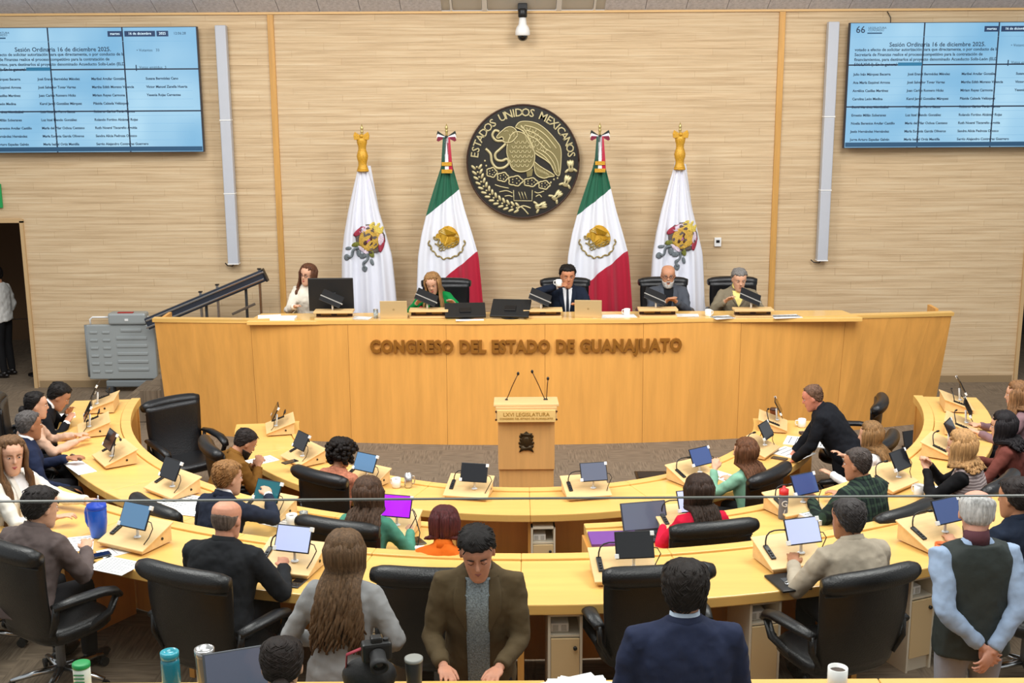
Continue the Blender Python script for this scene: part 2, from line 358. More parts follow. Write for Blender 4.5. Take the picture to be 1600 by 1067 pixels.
# ================================================================== CHAIRS
def make_chair():
    t = thing('office_chair', 'x', 'chair')
    # seat
    s_ = MB(); rg = []
    for z, k in ((.40, .9), (.43, 1.0), (.47, 1.0), (.495, .93), (.50, .8)):
        rg.append([V((.29 * k * math.copysign(abs(math.cos(q)) ** .55, math.cos(q)), .01 + .26 * k * math.copysign(abs(math.sin(q)) ** .55, math.sin(q)), z)) for q in (2 * PI * i / 28 for i in range(28))])
    s_.loft(rg); s_.build('seat', LEATHER, t, smooth=True)
    # backrest: curved padded shell
    nx, nz = 11, 12; fr, bk = [], []
    for j in range(nz + 1):
        v = j / nz; z = .44 + v * .60
        wd = .265 + .045 * math.sin(v * PI * .62)
        y0 = -.215 - .10 * v - .03 * math.sin(v * PI)
        for i in range(nx + 1):
            u = -1 + 2 * i / nx
            cur = .055 * u * u * (.4 + .6 * v)
            th = .045 * (1 - abs(u) ** 4) + .008
            fr.append((u * wd, y0 + cur + th, z)); bk.append((u * wd, y0 + cur - th * .8, z))
    n1 = nx + 1; fs = []; o = len(fr)
    for j in range(nz):
        for i in range(nx):
            a = j * n1 + i; fs.append((a, a + 1, a + n1 + 1, a + n1)); fs.append((o + a, o + a + n1, o + a + n1 + 1, o + a + 1))
    for j in range(nz):
        for i in (0, nx):
            a = j * n1 + i; fs.append((a, a + n1, o + a + n1, o + a))
    for i in range(nx):
        for j in (0, nz):
            a = j * n1 + i; fs.append((a, a + 1, o + a + 1, o + a))
    MB().add(fr + bk, fs).build('backrest', LEATHER, t, smooth=True)
    # rolled headrest curving backwards
    pts = []; rd = []
    for k in range(13):
        u = -1 + k / 6; pts.append((u * .325, -.35 + .05 * u * u, 1.045 - .008 * u * u)); rd.append(.064 * (1 - abs(u) ** 8 * .35))
    MB().tube(pts, rd, 14).build('headrest_roll', LEATHER, t, smooth=True)
    pts = [(u * .30, -.348 + .05 * u * u, .965) for u in (-1 + k / 5 for k in range(11))]
    MB().tube(pts, .006, 6).build('seam', PLASTIC, t)
    for sx in (-1, 1):
        a = MB(); a.tube([(sx * .325, -.24, .70), (sx * .34, -.1, .705), (sx * .34, .1, .69), (sx * .33, .2, .66), (sx * .325, .24, .62)], [.034, .046, .048, .046, .034], 12, flat=.62)
        ar = a.build('armrest', LEATHER, t, smooth=True)
        MB().tube([(sx * .325, .22, .63), (sx * .325, .16, .53), (sx * .27, .04, .455), (sx * .2, 0, .43)], [.028, .03, .028, .02], 10, flat=.6).build('arm_support', LEATHER, ar, smooth=True)
        MB().tube([(sx * .325, -.22, .70), (sx * .32, -.23, .6), (sx * .26, -.22, .5)], [.026, .028, .024], 10, flat=.6).build('arm_support', LEATHER, ar, smooth=True)
    MB().lathe([(.03, .1), (.03, .3), (.045, .31), (.05, .40), (.02, .40)], 14).build('gas_column', GREYMETAL, t, smooth=True)
    for k in range(5):
        a = R(72 * k + 18); d = V((math.cos(a), math.sin(a), 0))
        lg = MB().tube([d * .03 + V((0, 0, .12)), d * .17 + V((0, 0, .105)), d * .31 + V((0, 0, .08))], [.03, .026, .018], 8, flat=.7).build('base_leg', CHROME, t, smooth=True)
        cs = MB(); sd = V((-d.y, d.x, 0)); p = d * .31 + V((0, 0, .032))
        cs.tube([p - sd * .028, p - sd * .008], .031, 12); cs.tube([p + sd * .008, p + sd * .028], .031, 12); cs.tube([p + V((0, 0, 0)), p + V((0, 0, .05))], .008, 6)
        cs.build('caster', RUBBER, lg, smooth=False)
    return t
CHAIR0 = make_chair(); chair_used = [False]
def chair(x, y, z, rot, label, group=None):
    if not chair_used[0]:
        chair_used[0] = True; CHAIR0.location = (x, y, z); CHAIR0.rotation_euler = (0, 0, rot); return tag(CHAIR0, label, None, group)
    c = dup(CHAIR0, (x, y, z), rot, label)
    if group: c['group'] = group
    elif 'group' in c: del c['group']
    return c
def chair_p(r, th, z, label, turn=0):      # placed by the middle of its headrest
    a = R(th + turn); p = polar(r, th, z); off = V((-math.sin(a), math.cos(a), 0)) * .34
    return chair(p.x + off.x, p.y + off.y, z, a, label)

# ================================================================== CONSOLES, MICROPHONES, TABLETS
CW, CD, CH = .205, .14, .10          # half width, half depth and rise of a console
def slope_pt(x, y, up=0.):      # a point on the console's sloping lid (local)
    return V((x, y, .03 + (y + CD) / (2 * CD) * CH + up))
def make_console():
    t = thing('desk_console', 'x', 'console')
    MB().prism([(-CD, 0), (CD, 0), (CD, CH + .018), (-CD, .018)], 2 * CW - .03, (-CW + .015, 0, 0), ux=(0, 1, 0), uy=(0, 0, 1), un=(1, 0, 0)).build('body', WOOD_PALE, t)
    MB().prism([(-CD - .012, .017), (CD + .012, CH + .024), (CD + .012, CH + .036), (-CD - .012, .029)], 2 * CW, (-CW, 0, 0), ux=(0, 1, 0), uy=(0, 0, 1), un=(1, 0, 0)).build('sloping_lid', WOOD_PALE, t, bevel=.003)
    MB().lathe([(.002, 0), (.010, 0), (.010, .004), (.002, .004)], 10).xf(M.Translation((CW - .014, .05, .045)) @ M.Rotation(PI / 2, 4, 'Y')).build('jack', PLASTIC, t)
    return t
def make_mic():
    t = thing('gooseneck_microphone', 'x', 'microphone')
    an = math.atan2(CH, 2 * CD); rx = M.Rotation(an, 3, 'X')
    MB().box(slope_pt(-.15, -.01, .008), (.034, .13, .014), rx).build('base_plate', PLASTIC, t, bevel=.003)
    for k in range(3): MB().box(slope_pt(-.15, -.05 + k * .022, .018), (.014, .012, .006), rx).build('button', RUBBER, t)
    p = slope_pt(-.15, .045, .012)
    pts = [p, p + V((.002, .006, .03)), p + V((.012, .014, .06)), p + V((.035, .02, .08)), p + V((.07, .022, .088)), p + V((.11, .02, .088)), p + V((.14, .016, .086))]
    MB().tube(pts, .005, 6).build('stem', PLASTIC, t, smooth=True)
    MB().tube([pts[-1], pts[-1] + V((.02, -.004, -.001)), pts[-1] + V((.045, -.010, -.004))], [.007, .011, .009], 8).build('capsule', PLASTIC, t, smooth=True)
    return t
def make_tablet():
    t = thing('tablet_on_stand', 'x', 'tablet')
    b = slope_pt(.06, -.04, .0); top = b + V((0, .01, .125))
    MB().tube([b, top], .010, 8).build('pole', WHITE, t, smooth=True)
    MB().lathe([(.018, 0), (.026, 0), (.026, .006), (.012, .01)], 14, tuple(b)).build('foot', WHITE, t, smooth=True)
    rt = M.Rotation(R(-28), 3, 'X')
    cc = top + V((0, -.018, .03))
    def W(x, y, z): return cc + rt @ V((x, y, z))
    MB().box(cc, (.245, .009, .172), rt).build('case', PLASTIC, t, bevel=.004)
    MB().box(W(0, -.0055, 0), (.229, .002, .156), rt).build('screen', None, t)
    MB().box(W(.116, .002, .068), (.026, .020, .03), rt).build('clip', WHITE, t, bevel=.003)
    MB().box(W(-.116, .002, -.068), (.026, .020, .03), rt).build('clip', WHITE, t, bevel=.003)
    e = W(.12, .004, -.02); g = slope_pt(.17, -.10, .008)
    MB().tube([e, e + V((.025, 0, -.005)), e + V((.045, -.01, -.04)), g + V((.02, .03, .04)), g], .0035, 6).build('cable', PLASTIC, t, smooth=True)
    return t
SCR_DARK = SCREEN_OFF
SCR_BLUE = mat('dim_blue_screen', (58, 78, 128), .15, coat=.5, emit=.25)
SCR_GREY = mat('dim_grey_screen', (92, 98, 116), .15, coat=.5, emit=.2)
SCR_TEAL = mat('teal_screen', (10, 84, 92), .15, coat=.5, emit=.5)
SCR_PURPLE = mat('violet_screen', (150, 30, 220), .15, emit=.9)
SCR_PALE = mat('pale_document_screen', (176, 186, 226), .2, emit=.55)
SCR_SKY = mat('blue_grey_screen', (86, 126, 164), .15, coat=.5, emit=.2)
CON0, MIC0 = make_console(), make_mic()
first = [True]
def station(row, th, z, r, con_lb, tab, tab_lb, tilt=0., mic=True, turn=0., dz=0.):
    p = polar(r, th, z + .753); a = R(th + turn)
    grp = 'sloping consoles on the curved desks'
    if first[0]:
        c, m = CON0, MIC0; first[0] = False
        for o in (c, m): o.location = p; o.rotation_euler = (0, 0, a)
    else: c = dup(CON0, p, a); m = dup(MIC0, p, a)
    tag(c, 'maple console ' + con_lb, None, grp); tag(m, 'gooseneck microphone on the console ' + con_lb, None, 'gooseneck microphones')
    if tab is not None:
        t = make_tablet(); t.location = p; t.rotation_euler = (0, 0, a)
        for ch in t.children:
            if ch.name.startswith('screen'): ch.data.materials.clear(); ch.data.materials.append(tab)
        tag(t, tab_lb, None, 'tablets on stands')
ST = [  # row, angle, tier, radius, where, screen, tablet label
 (1, -77, 0, 2.70, 'at the stair-lift end of the innermost desk', SCR_DARK, 'tablet on a stand at the stair-lift end of the innermost desk'),
 (1, -53, 0, 2.76, 'in front of the man in the brown jacket', SCR_DARK, 'black tablet in front of the man in the brown jacket'),
 (1, -33, 0, 2.80, 'in front of the curly-haired woman', SCR_SKY, 'blue-grey tablet in front of the curly-haired woman'),
 (1, -11.5, 0, 2.73, 'by the lectern, on the curly-haired side', SCR_DARK, 'black-screened tablet by the lectern, on the curly-haired side'),
 (1, 10.6, 0, 2.74, 'by the lectern, on the mint jacket side', SCR_GREY, 'grey-screened tablet by the lectern, on the mint jacket side'),
 (1, 33.5, 0, 2.75, 'in front of the woman in mint', SCR_BLUE, 'blue-screened tablet in front of the woman in mint'),
 (1, 57, 0, 2.74, 'in front of the leaning man in black', SCR_DARK, 'small black tablet in front of the leaning man in black'),
 (1, 77, 0, 2.70, 'at the brown-cup end of the innermost desk', SCR_DARK, 'tablet on a stand at the brown-cup end of the innermost desk'),
 (2, -80.5, .29, 4.52, 'by the hunched man in a black suit', SCR_DARK, 'tablet seen edge-on by the hunched man in a black suit'),
 (2, -69.5, .29, 4.55, 'by the woman in a beige jacket', SCR_DARK, 'tablet seen edge-on by the woman in a beige jacket'),
 (2, -55.9, .29, 4.53, 'by the grey-haired man in navy', SCR_DARK, 'black tablet by the grey-haired man in navy'),
 (2, -41.5, .29, 4.52, 'at the empty place beside the lone paper sheet', SCR_DARK, 'black tablet tilted at the empty place, cable dangling'),
 (2, -28.0, .29, 4.47, 'in front of the man touching a teal tablet', SCR_TEAL, 'teal-screened tablet touched by the man in navy'),
 (2, -14.0, .29, 4.45, 'in front of the woman in a teal blazer', SCR_PURPLE, 'glowing violet tablet in front of the woman in a teal blazer'),
 (2, 15.0, .29, 4.42, 'in front of the woman in red', SCR_PALE, 'pale document tablet in front of the woman in red'),
 (2, 28.0, .29, 4.43, 'in front of the man in a plaid jacket', SCR_BLUE, 'dim blue tablet in front of the man in a plaid jacket'),
 (2, 42.2, .29, 4.50, 'in front of the blonde woman in a knit vest', SCR_DARK, 'black tablet in front of the blonde woman in a knit vest'),
 (2, 57.0, .29, 4.50, 'in front of the woman in maroon', SCR_DARK, 'tablet seen edge-on in front of the woman in maroon'),
 (2, 67.5, .29, 4.55, 'in front of the woman in mauve', SCR_DARK, 'tablet seen edge-on in front of the woman in mauve'),
 (2, 78.5, .29, 4.55, 'at the desk end beyond the woman in mauve', SCR_DARK, 'tablet at the desk end beyond the woman in mauve'),
 (3, -27.3, .58, 5.92, 'in front of the man in a taupe suit', SCR_SKY, 'blue reflecting tablet in front of the man in a taupe suit'),
 (3, -15.6, .58, 5.92, 'in front of the balding man in black', SCR_PALE, 'pale document tablet in front of the balding man in black'),
 (3, 5.3, .58, 5.88, 'at the empty chair beside the purple folder', SCR_DARK, 'blank black tablet at the empty chair near the purple folder'),
 (3, 16.2, .58, 5.88, 'in front of the man in a beige suit', SCR_PALE, 'pale document tablet in front of the man in a beige suit'),
 (3, 26.9, .58, 5.95, 'in front of the dark-haired outer-desk man in navy', SCR_BLUE, 'tablet in front of the man in navy at the outer desk'),
]
for row, th, z, r_, lb_, sc_, tl in ST: station(row, th, z, r_, lb_, sc_, tl)

# chairs, by angle round the desks
chair_p(6.91, -28.2, .58, 'black leather chair under the man in a taupe suit', -6)
chair_p(6.83, -17.6, .58, 'black leather chair turned behind the balding man in black', -8)
chair_p(6.58, -5.6, .58, 'empty black chair behind the man in an olive suit')
chair_p(6.57, 6.0, .58, 'empty black chair in front of the man in a navy suit', 2)
chair_p(6.87, 16.0, .58, 'black chair behind the man in a beige suit', 6)
chair_p(6.95, 28.5, .58, 'black chair under the dark-haired man in navy at the outer desk')
chair_p(5.38, -31.5, .29, 'black chair behind the man touching a teal tablet', -14)
chair_p(5.19, -15.6, .29, 'black chair behind the woman in a teal blazer', -6)
_q = thing('stool', 'backless black stool under the woman in orange', 'stool', polar(5.66, -6.0, .29))
MB().lathe([(.14, .44), (.18, .45), (.18, .50), (.16, .52), (.01, .525)], 24).build('seat', LEATHER, _q, smooth=True); MB().lathe([(.03, .03), (.03, .44)], 12).build('column', GREYMETAL, _q); MB().lathe([(.2, 0), (.2, .015), (.05, .04), (.02, .04)], 24).build('base', CHROME, _q, smooth=True)
chair_p(5.23, 13.9, .29, 'black chair behind the woman in red')
chair_p(5.49, 29.4, .29, 'black chair behind the man in a plaid jacket', 8)
chair_p(5.52, 41.2, .29, 'black chair behind the blonde woman in a knit vest', 8)
chair_p(5.45, 53.5, .29, 'black chair behind the woman in maroon')
chair_p(5.45, 66, .29, 'black chair behind the woman in mauve')
chair_p(5.45, -73, .29, 'black chair behind the hunched man in a black suit')
chair_p(5.5, -65.5, .29, 'black chair behind the woman in a beige jacket')
chair_p(5.55, -56, .29, 'black chair behind the grey-haired man in navy')
chair_p(6.75, -38.5, .58, 'black chair under the woman in a white jacket', -50)
chair_p(3.70, -54.3, 0, 'black chair behind the man in the brown jacket', -10)
chair_p(3.55, -31.4, 0, 'black chair behind the curly-haired woman', -6)
chair_p(3.70, 34.6, 0, 'black chair behind the woman in mint', 14)
chair_p(3.81, 78.9, 0, 'empty black chair pushed back behind the leaning man in black', -10)
chair_p(4.0, 58.5, 0, 'black chair beside the woman with streaked hair', 4)
_a = R(-138); _p = V((-3.82, 12.45, 0)); chair(_p.x - math.sin(_a) * .34, _p.y + math.cos(_a) * .34, 0, _a, 'empty black leather chair turned round between desk ends by the stair lift')
for x, lb_ in ((-2.62, 'black chair behind the woman in a cream jacket on the rostrum'), (-1.02, 'black chair behind the woman in a green blazer'), (.56, 'black chair behind the man drinking from a cup'), (1.86, 'black chair behind the bearded man in a grey blazer'), (2.78, 'black chair behind the person in a yellow collar')):
    chair(x, 15.45, .72, PI, lb_)

# ================================================================== LECTERN
t = thing('lectern', 'tall maple lectern with a bronze crest facing the desks', 'lectern', (-.01, 11.9, 0))
LW = mat('lectern_wood', (214, 164, 100), .45, grain=(14, .1, 'z'))
MB().box((0, .06, .25), (.56, .42, .5)).build('plinth', LW, t, bevel=.004)
MB().box((0, .05, .765), (.575, .44, .525)).build('body', LW, t, bevel=.004)
MB().prism([(-.24, 1.03), (.24, 1.03), (.24, 1.11), (-.24, 1.17)], .62, (-.31, .05, 0), ux=(0, 1, 0), uy=(0, 0, 1), un=(1, 0, 0)).build('top_box', WOOD_PALE, t, bevel=.006)
MB().box((0, .05, 1.16), (.66, .46, .03), M.Rotation(R(-6), 3, 'X')).build('reading_top', WOOD_PALE, t, bevel=.006)
pl = MB().box((0, -.215, 1.083), (.59, .02, .125)).build('name_plate', mat('plate_wood', (236, 200, 128), .4, grain=(10, .06, 'x')), t, bevel=.003)
text('LXVI LEGISLATURA', .055, mat('engraved_gold', (178, 138, 56), .4, .3), pl, (0, -.2262, 1.10), align='CENTER', ext=.001)
text('CONGRESO DEL ESTADO DE GUANAJUATO', .027, mat('engraved_gold', (178, 138, 56), .4, .3), pl, (0, -.2262, 1.057), align='CENTER', ext=.001)
for x in (-.305, .305):
    for z in (1.04, 1.125): MB().ell((x, -.2, z), (.011, .011, .011), None, 8, 6).build('bolt', mat('dark_bronze', (70, 44, 26), .4, .6), t, smooth=True)
cr = MB()
cr.ell((0, -.172, .80), (.062, .014, .085), None, 18, 10); cr.ell((0, -.18, .80), (.036, .014, .055), None, 14, 8)
cr.prism([(-.075, .69), (-.03, .71), (.03, .71), (.075, .69), (.06, .725), (.05, .76), (-.05, .76), (-.06, .725)], .014, (0, -.168, 0))
cr.prism([(-.05, .86), (.05, .86), (.062, .89), (.03, .885), (0, .91), (-.03, .885), (-.062, .89)], .014, (0, -.168, 0))
for sx in (-1, 1):
    for k in range(4): cr.ell((sx * (.06 + .006 * math.sin(k * 2)), -.172, .75 + .035 * k), (.016, .01, .018), None, 8, 6)
cr.build('crest', mat('bronze_crest', (62, 48, 24), .45, .5), t, smooth=True)
for k, (bx, tx, tz, ty) in enumerate(((-.20, -.085, 1.44, .0), (.195, .07, 1.46, .0), (.21, .225, 1.385, .0))):
    mc = thing('gooseneck_microphone', ('slim gooseneck microphone standing alone on the lectern top', 'taller slanting one of the paired microphones on the lectern top', 'shorter upright one of the paired microphones on the lectern top')[k], 'microphone', (-.01 + bx, 11.97, 1.17), 0, 'gooseneck microphones')
    MB().lathe([(.01, 0), (.016, 0), (.014, .014), (.006, .02)], 10).build('base', PLASTIC, mc, smooth=True)
    e = V((tx - bx, ty, tz - 1.17)); md = e * .5 + V((0, 0, .012))
    MB().tube([(0, 0, .01), md * .5, md, md * .5 + e * .5, e], .0055, 6).build('stem', mat('bronze_stem', (88, 60, 34), .4, .5), mc, smooth=True)
    MB().ell(e + e.normalized() * .014, (.014, .014, .02), None, 10, 8).build('capsule', PLASTIC, mc, smooth=True)

# ================================================================== WALL THINGS
# column loudspeakers
for k, (x, lb_) in enumerate(((-4.125, 'slim grey column loudspeaker hung above the stair lift'), (4.29, 'slim grey column loudspeaker on the thermostat side of the flags'))):
    t = thing('column_loudspeaker', lb_, 'loudspeaker', (x, WY - .12, 1.84), 0, 'column loudspeakers')
    GR = mat('speaker_grille', (196, 200, 208), .5, .2, noise=(400, .15), bump=.4, bscale=500)
    for j, (z0, z1) in enumerate(((0, 1.0), (1.0, 2.02), (2.02, 3.31))):
        MB().box((0, 0, (z0 + z1) / 2), (.15, .12, z1 - z0 - .012)).build('cabinet_section', GR, t, bevel=.012)
        MB().box((0, 0, z0 + .004), (.156, .126, .016)).build('joint_band', WHITE, t)
    MB().box((0, .09, 2.6), (.06, .06, .1)).build('bracket', GREYMETAL, t); MB().box((0, .09, .6), (.06, .06, .1)).build('bracket', GREYMETAL, t)
    MB().tube([(0, 0, 0), (-.03, .02, -.04), (-.1, .04, -.035), (-.14, .06, 0)], .008, 6).build('cable', PLASTIC, t, smooth=True)
# video walls of three by three monitors
def screen_mat():
    m = bpy.data.materials.new('lit_screen'); m.use_nodes = True; nt = m.node_tree; b = nt.nodes['Principled BSDF']
    tc = nt.nodes.new('ShaderNodeTexCoord'); nz = nt.nodes.new('ShaderNodeTexNoise'); nz.inputs['Scale'].default_value = .8; nt.links.new(tc.outputs['Object'], nz.inputs['Vector'])
    cr_ = nt.nodes.new('ShaderNodeValToRGB'); cr_.color_ramp.elements[0].position = .35; cr_.color_ramp.elements[1].position = .7
    cr_.color_ramp.elements[0].color = lin((120, 182, 222)); cr_.color_ramp.elements[1].color = lin((176, 220, 244))
    nt.links.new(nz.outputs['Fac'], cr_.inputs['Fac']); nt.links.new(cr_.outputs['Color'], b.inputs['Emission Color']); b.inputs['Emission Strength'].default_value = .92
    b.inputs['Base Color'].default_value = (.01, .01, .012, 1); b.inputs['Roughness'].default_value = .35
    return m
LIT = screen_mat(); BEZEL = mat('screen_bezel', (22, 34, 58), .4); SINK = mat('screen_ink', (20, 44, 74), .6); SBAR = mat('screen_bar', (34, 78, 112), .5, emit=.12); SWHITE = mat('screen_white_text', (200, 226, 240), .5, emit=.7)
NAMES = [['Julio Iván Márquez Becerra', 'Ana María Esquivel Arrona', 'Angélica Casillas Martínez', 'Carolina León Medina', 'David Martínez Mendizábal', 'Ernesto Millán Soberanes', 'Noelia Berenice Aguilar Castillo', 'Jesús Hernández Hernández', 'Jorge Arturo Espadas Galván'],
         ['José Erandi Bermúdez Méndez', 'José Salvador Tovar Vargas', 'Juan Carlos Romero Hicks', 'Karol Jared González Márquez', 'Luis Ricardo Ferro Baeza', 'Luz Itzel Mendo González', 'María del Pilar Ochoa Centeno', 'María Eugenia García Oliveros', 'María Isabel Ortiz Mantilla'],
         ['Maribel Aguilar González', 'Martha Edith Moreno Valencia', 'Miriam Reyes Carmona', 'Plásida Calzada Velázquez', 'Roberto Carlos Terán Ramos', 'Rolando Fortino Alcántar Rojas', 'Ruth Noemí Tiscareño Agoitia', 'Sandra Alicia Pedroza Orozco', 'Sergio Alejandro Contreras Guerrero'],
         ['Susana Bermúdez Cano', 'Víctor Manuel Zanella Huerta', 'Yesenia Rojas Cervantes']]
def video_wall(x0, label):
    t = thing('video_wall', label, 'video wall', (x0, WY - .16, 3.43), 0, 'video walls'); w_, h_ = 1.02, .566
    MB().box((1.5 * w_, .08, 1.5 * h_), (3 * w_ - .1, .14, 3 * h_ - .1)).build('mounting_frame', PLASTIC, t)
    for i in range(3):
        for j in range(3):
            o = MB().box(((i + .5) * w_, 0, (j + .5) * h_), (w_ - .001, .09, h_ - .001)).build('monitor', BEZEL, t)
            MB().box(((i + .5) * w_, -.046, (j + .5) * h_), (w_ - .02, .004, h_ - .018)).build('display', LIT, o)
    y = -.0505
    MB().box((1.5 * w_, y, .048), (3 * w_ - .03, .002, .062)).build('footer_bar', SBAR, t)
    def ln(s, x, z, sz, m=SINK, al='LEFT', off=0.): text(s, sz, m, t, (x, y - .0015, z), align=al, ext=.0004, name='screen_text', offset=off)
    ln('66', .08, 1.60, .13, off=.001); ln('LEGISLATURA', .25, 1.625, .04); ln('CONGRESO', .25, 1.595, .04)
    MB().box((.34, y, 1.556), (.2, .002, .018)).build('logo_bar', SBAR, t)
    MB().box((1.53, y, 1.505), (2.9, .002, .004)).build('rule', mat('screen_rule', (110, 160, 196), .5, emit=.3), t)
    for a, b_, s in ((1.84, 2.04, 'martes'), (2.07, 2.49, '16 de diciembre'), (2.51, 2.67, '2025')):
        MB().box(((a + b_) / 2, y, 1.605), (b_ - a, .002, .075)).build('date_box', mat('screen_navy', (24, 56, 96), .5, emit=.1), t); ln(s, (a + b_) / 2, 1.607, .048, SWHITE, 'CENTER')
    ln('12:06:28', 2.74, 1.607, .05)
    ln('Sesión Ordinaria 16 de diciembre 2025.', .55, 1.40, .082, off=.0012)
    for k, s in enumerate(('votado a efecto de solicitar autorización para que directamente, o por conducto de la', 'Secretaría de Finanzas realice el proceso competitivo para la contratación de', 'financiamientos, para destinarlos al proyecto denominado Acueducto Solís-León (ELD', '506/LXVI-I). En lo general')): ln(s, .08, 1.335 - k * .066, .0565, off=.0012)
    MB().box((.85, y, 1.141), (.33, .002, .045)).build('highlight', mat('screen_highlight', (30, 110, 150), .5, emit=.15), t)
    ln('• Votantes   33', 2.22, 1.385, .052); ln('Votos emitidos  3', 2.24, 1.155, .052)
    MB().box((2.2, y, 1.15), (.014, .002, .08)).build('divider', SINK, t)
    for c_, col in enumerate(NAMES):
        for k, s in enumerate(col): ln(s, (.08, .83, 1.57, 2.32)[c_], 1.005 - k * .111, .047, off=.0014)
    for k in range(9): MB().box((1.53, y, .95 - k * .111), (2.85, .0015, .003)).build('rule', mat('screen_rule', (110, 160, 196), .5, emit=.3), t)
video_wall(-4.44 - 3.06, 'large lit video wall on the exit-sign side of the flags')
video_wall(4.50, 'large lit video wall on the thermostat side of the flags')
cb = MB().tube([(5.05, WY - .03, 5.28), (5.1, WY - .04, 5.2), (5.1, WY - .05, 5.1)], .006, 6).build('screen_cable', PLASTIC, None, smooth=True); tag(cb, 'thin dark cable dropping to a video wall', 'cable')
# CCTV dome
t = thing('dome_camera', 'white security dome camera on a black bracket above the seal', 'camera', (.02, WY - .2, 4.98))
MB().box((0, .1, .38), (.13, .2, .1)).build('wall_bracket', PLASTIC, t, bevel=.01)
MB().lathe([(.05, .24), (.062, .25), (.062, .34), (.045, .36)], 16).build('collar', PLASTIC, t, smooth=True)
MB().lathe([(.045, .24), (.055, .15), (.085, .11), (.10, .06), (.10, .01), (.09, 0)], 20).build('housing', WHITE, t, smooth=True)
MB().ell((0, 0, -.005), (.072, .072, .07), None, 18, 10).build('dome', SCREEN_OFF, t, smooth=True)
# thermostat
t = thing('thermostat', 'small white wall thermostat with a dark window on the stone wall beside a white flag', 'thermostat', (2.81, WY - .03, 2.1))
MB().box((0, 0, 0), (.1, .035, .13)).build('cover', WHITE, t, bevel=.008); MB().box((.0, -.019, .01), (.05, .006, .04)).build('window', PLASTIC, t)
# exit sign
t = thing('exit_sign', 'green exit sign plate above the doorway', 'sign', (-7.64, WY - .04, 2.82)); GRN = mat('exit_green', (20, 140, 70), .5, emit=.15)
MB().box((0, 0, 0), (.5, .03, .34)).build('plate', GRN, t, bevel=.004)
MB().box((-.02, -.017, 0), (.3, .004, .2)).build('pictogram_field', WHITE, t)
# stair lift
t = thing('stair_lift', 'folded grey platform stair lift parked beside the rostrum', 'stair lift', (-5.76, 16.9, 0))
LG = mat('lift_grey', (158, 164, 164), .45, .15); LD = mat('lift_dark_grey', (120, 126, 128), .5)
MB().box((0, 0, .60), (.98, .08, .80)).build('platform', LG, t, bevel=.015)
for j in range(6):
    z = .92 - j * .115
    MB().box((.16, -.043, z), (.44 if j else .3, .02, .045)).build('rib', LG, t, bevel=.008)
    for x in (-.38, -.2): MB().box((x, -.043, z - .03), (.11, .02, .035)).build('rib', LG, t, bevel=.008)
MB().tube([(-.49, -.03, .24), (-.49, -.03, 1.0)], .02, 8).build('edge_roll', LD, t, smooth=True)
MB().box((.12, .02, 1.09), (.54, .2, .17)).build('drive_box', LG, t, bevel=.03)
MB().box((.12, -.085, 1.08), (.05, .01, .03)).build('badge', WHITE, t); MB().box((.1, -.03, 1.178), (.22, .06, .012)).build('warning_label', mat('red_label', (170, 40, 36), .5), t)
MB().tube([(-.42, -.02, 1.0), (-.42, -.02, 1.08), (-.38, -.02, 1.11), (-.15, -.02, 1.11)], .014, 8).build('grab_bar', WHITE, t, smooth=True)
MB().tube([(.40, -.02, 1.11), (.66, -.02, 1.11), (.74, -.02, 1.09), (.80, -.02, 1.02)], .014, 8).build('grab_bar', WHITE, t, smooth=True)
MB().box((.1, .02, .13), (.72, .12, .1)).build('carriage', LD, t, bevel=.02)
for x in (-.2, .4): MB().box((x, .0, .05), (.1, .14, .1)).build('foot', mat('lift_foot', (60, 62, 64), .5), t, bevel=.01)
# stair lift rail with posts
t = thing('stair_rail', 'dark sloping stair-lift rail on steel posts beside the platform', 'handrail', (-4.3, 16.6, .72))
p0, p1 = V((-.98, 0, .345)), V((.70, 0, 1.03)); an = math.atan2(p1.z - p0.z, p1.x - p0.x); rr = M.Rotation(-an, 3, 'Y'); ln_ = (p1 - p0).length
MB().box((p0 + p1) / 2, (ln_, .09, .17), rr).build('rail', mat('rail_dark', (58, 64, 76), .35, .5), t, bevel=.01)
for dz in (-.05, .05): MB().box((p0 + p1) / 2 + V((0, -.05, dz)), (ln_, .02, .026), rr).build('rail_track', CHROME, t, bevel=.004)
MB().box(p1 + V((.01, 0, 0)), (.03, .11, .19), rr).build('end_cap', PLASTIC, t, bevel=.008)
for x, m_, tz in ((-.22, CHROME, .78), (-.15, mat('post_dark', (70, 72, 74), .4, .5), .62), (0.02, CHROME, .88), (.42, mat('post_dark', (70, 72, 74), .4, .5), .86), (.62, CHROME, 1.1)):
    MB().box((x, .06, tz / 2), (.035, .035, tz)).build('post', m_, t, bevel=.004)
    MB().box((x, .06, tz + .008), (.05, .05, .016)).build('post_cap', PLASTIC, t)
MB().box((.4, -.06, .56), (.36, .03, .035), M.Rotation(R(-24), 3, 'Y')).build('lever', mat('lever_brown', (90, 78, 66), .5), t, bevel=.006)

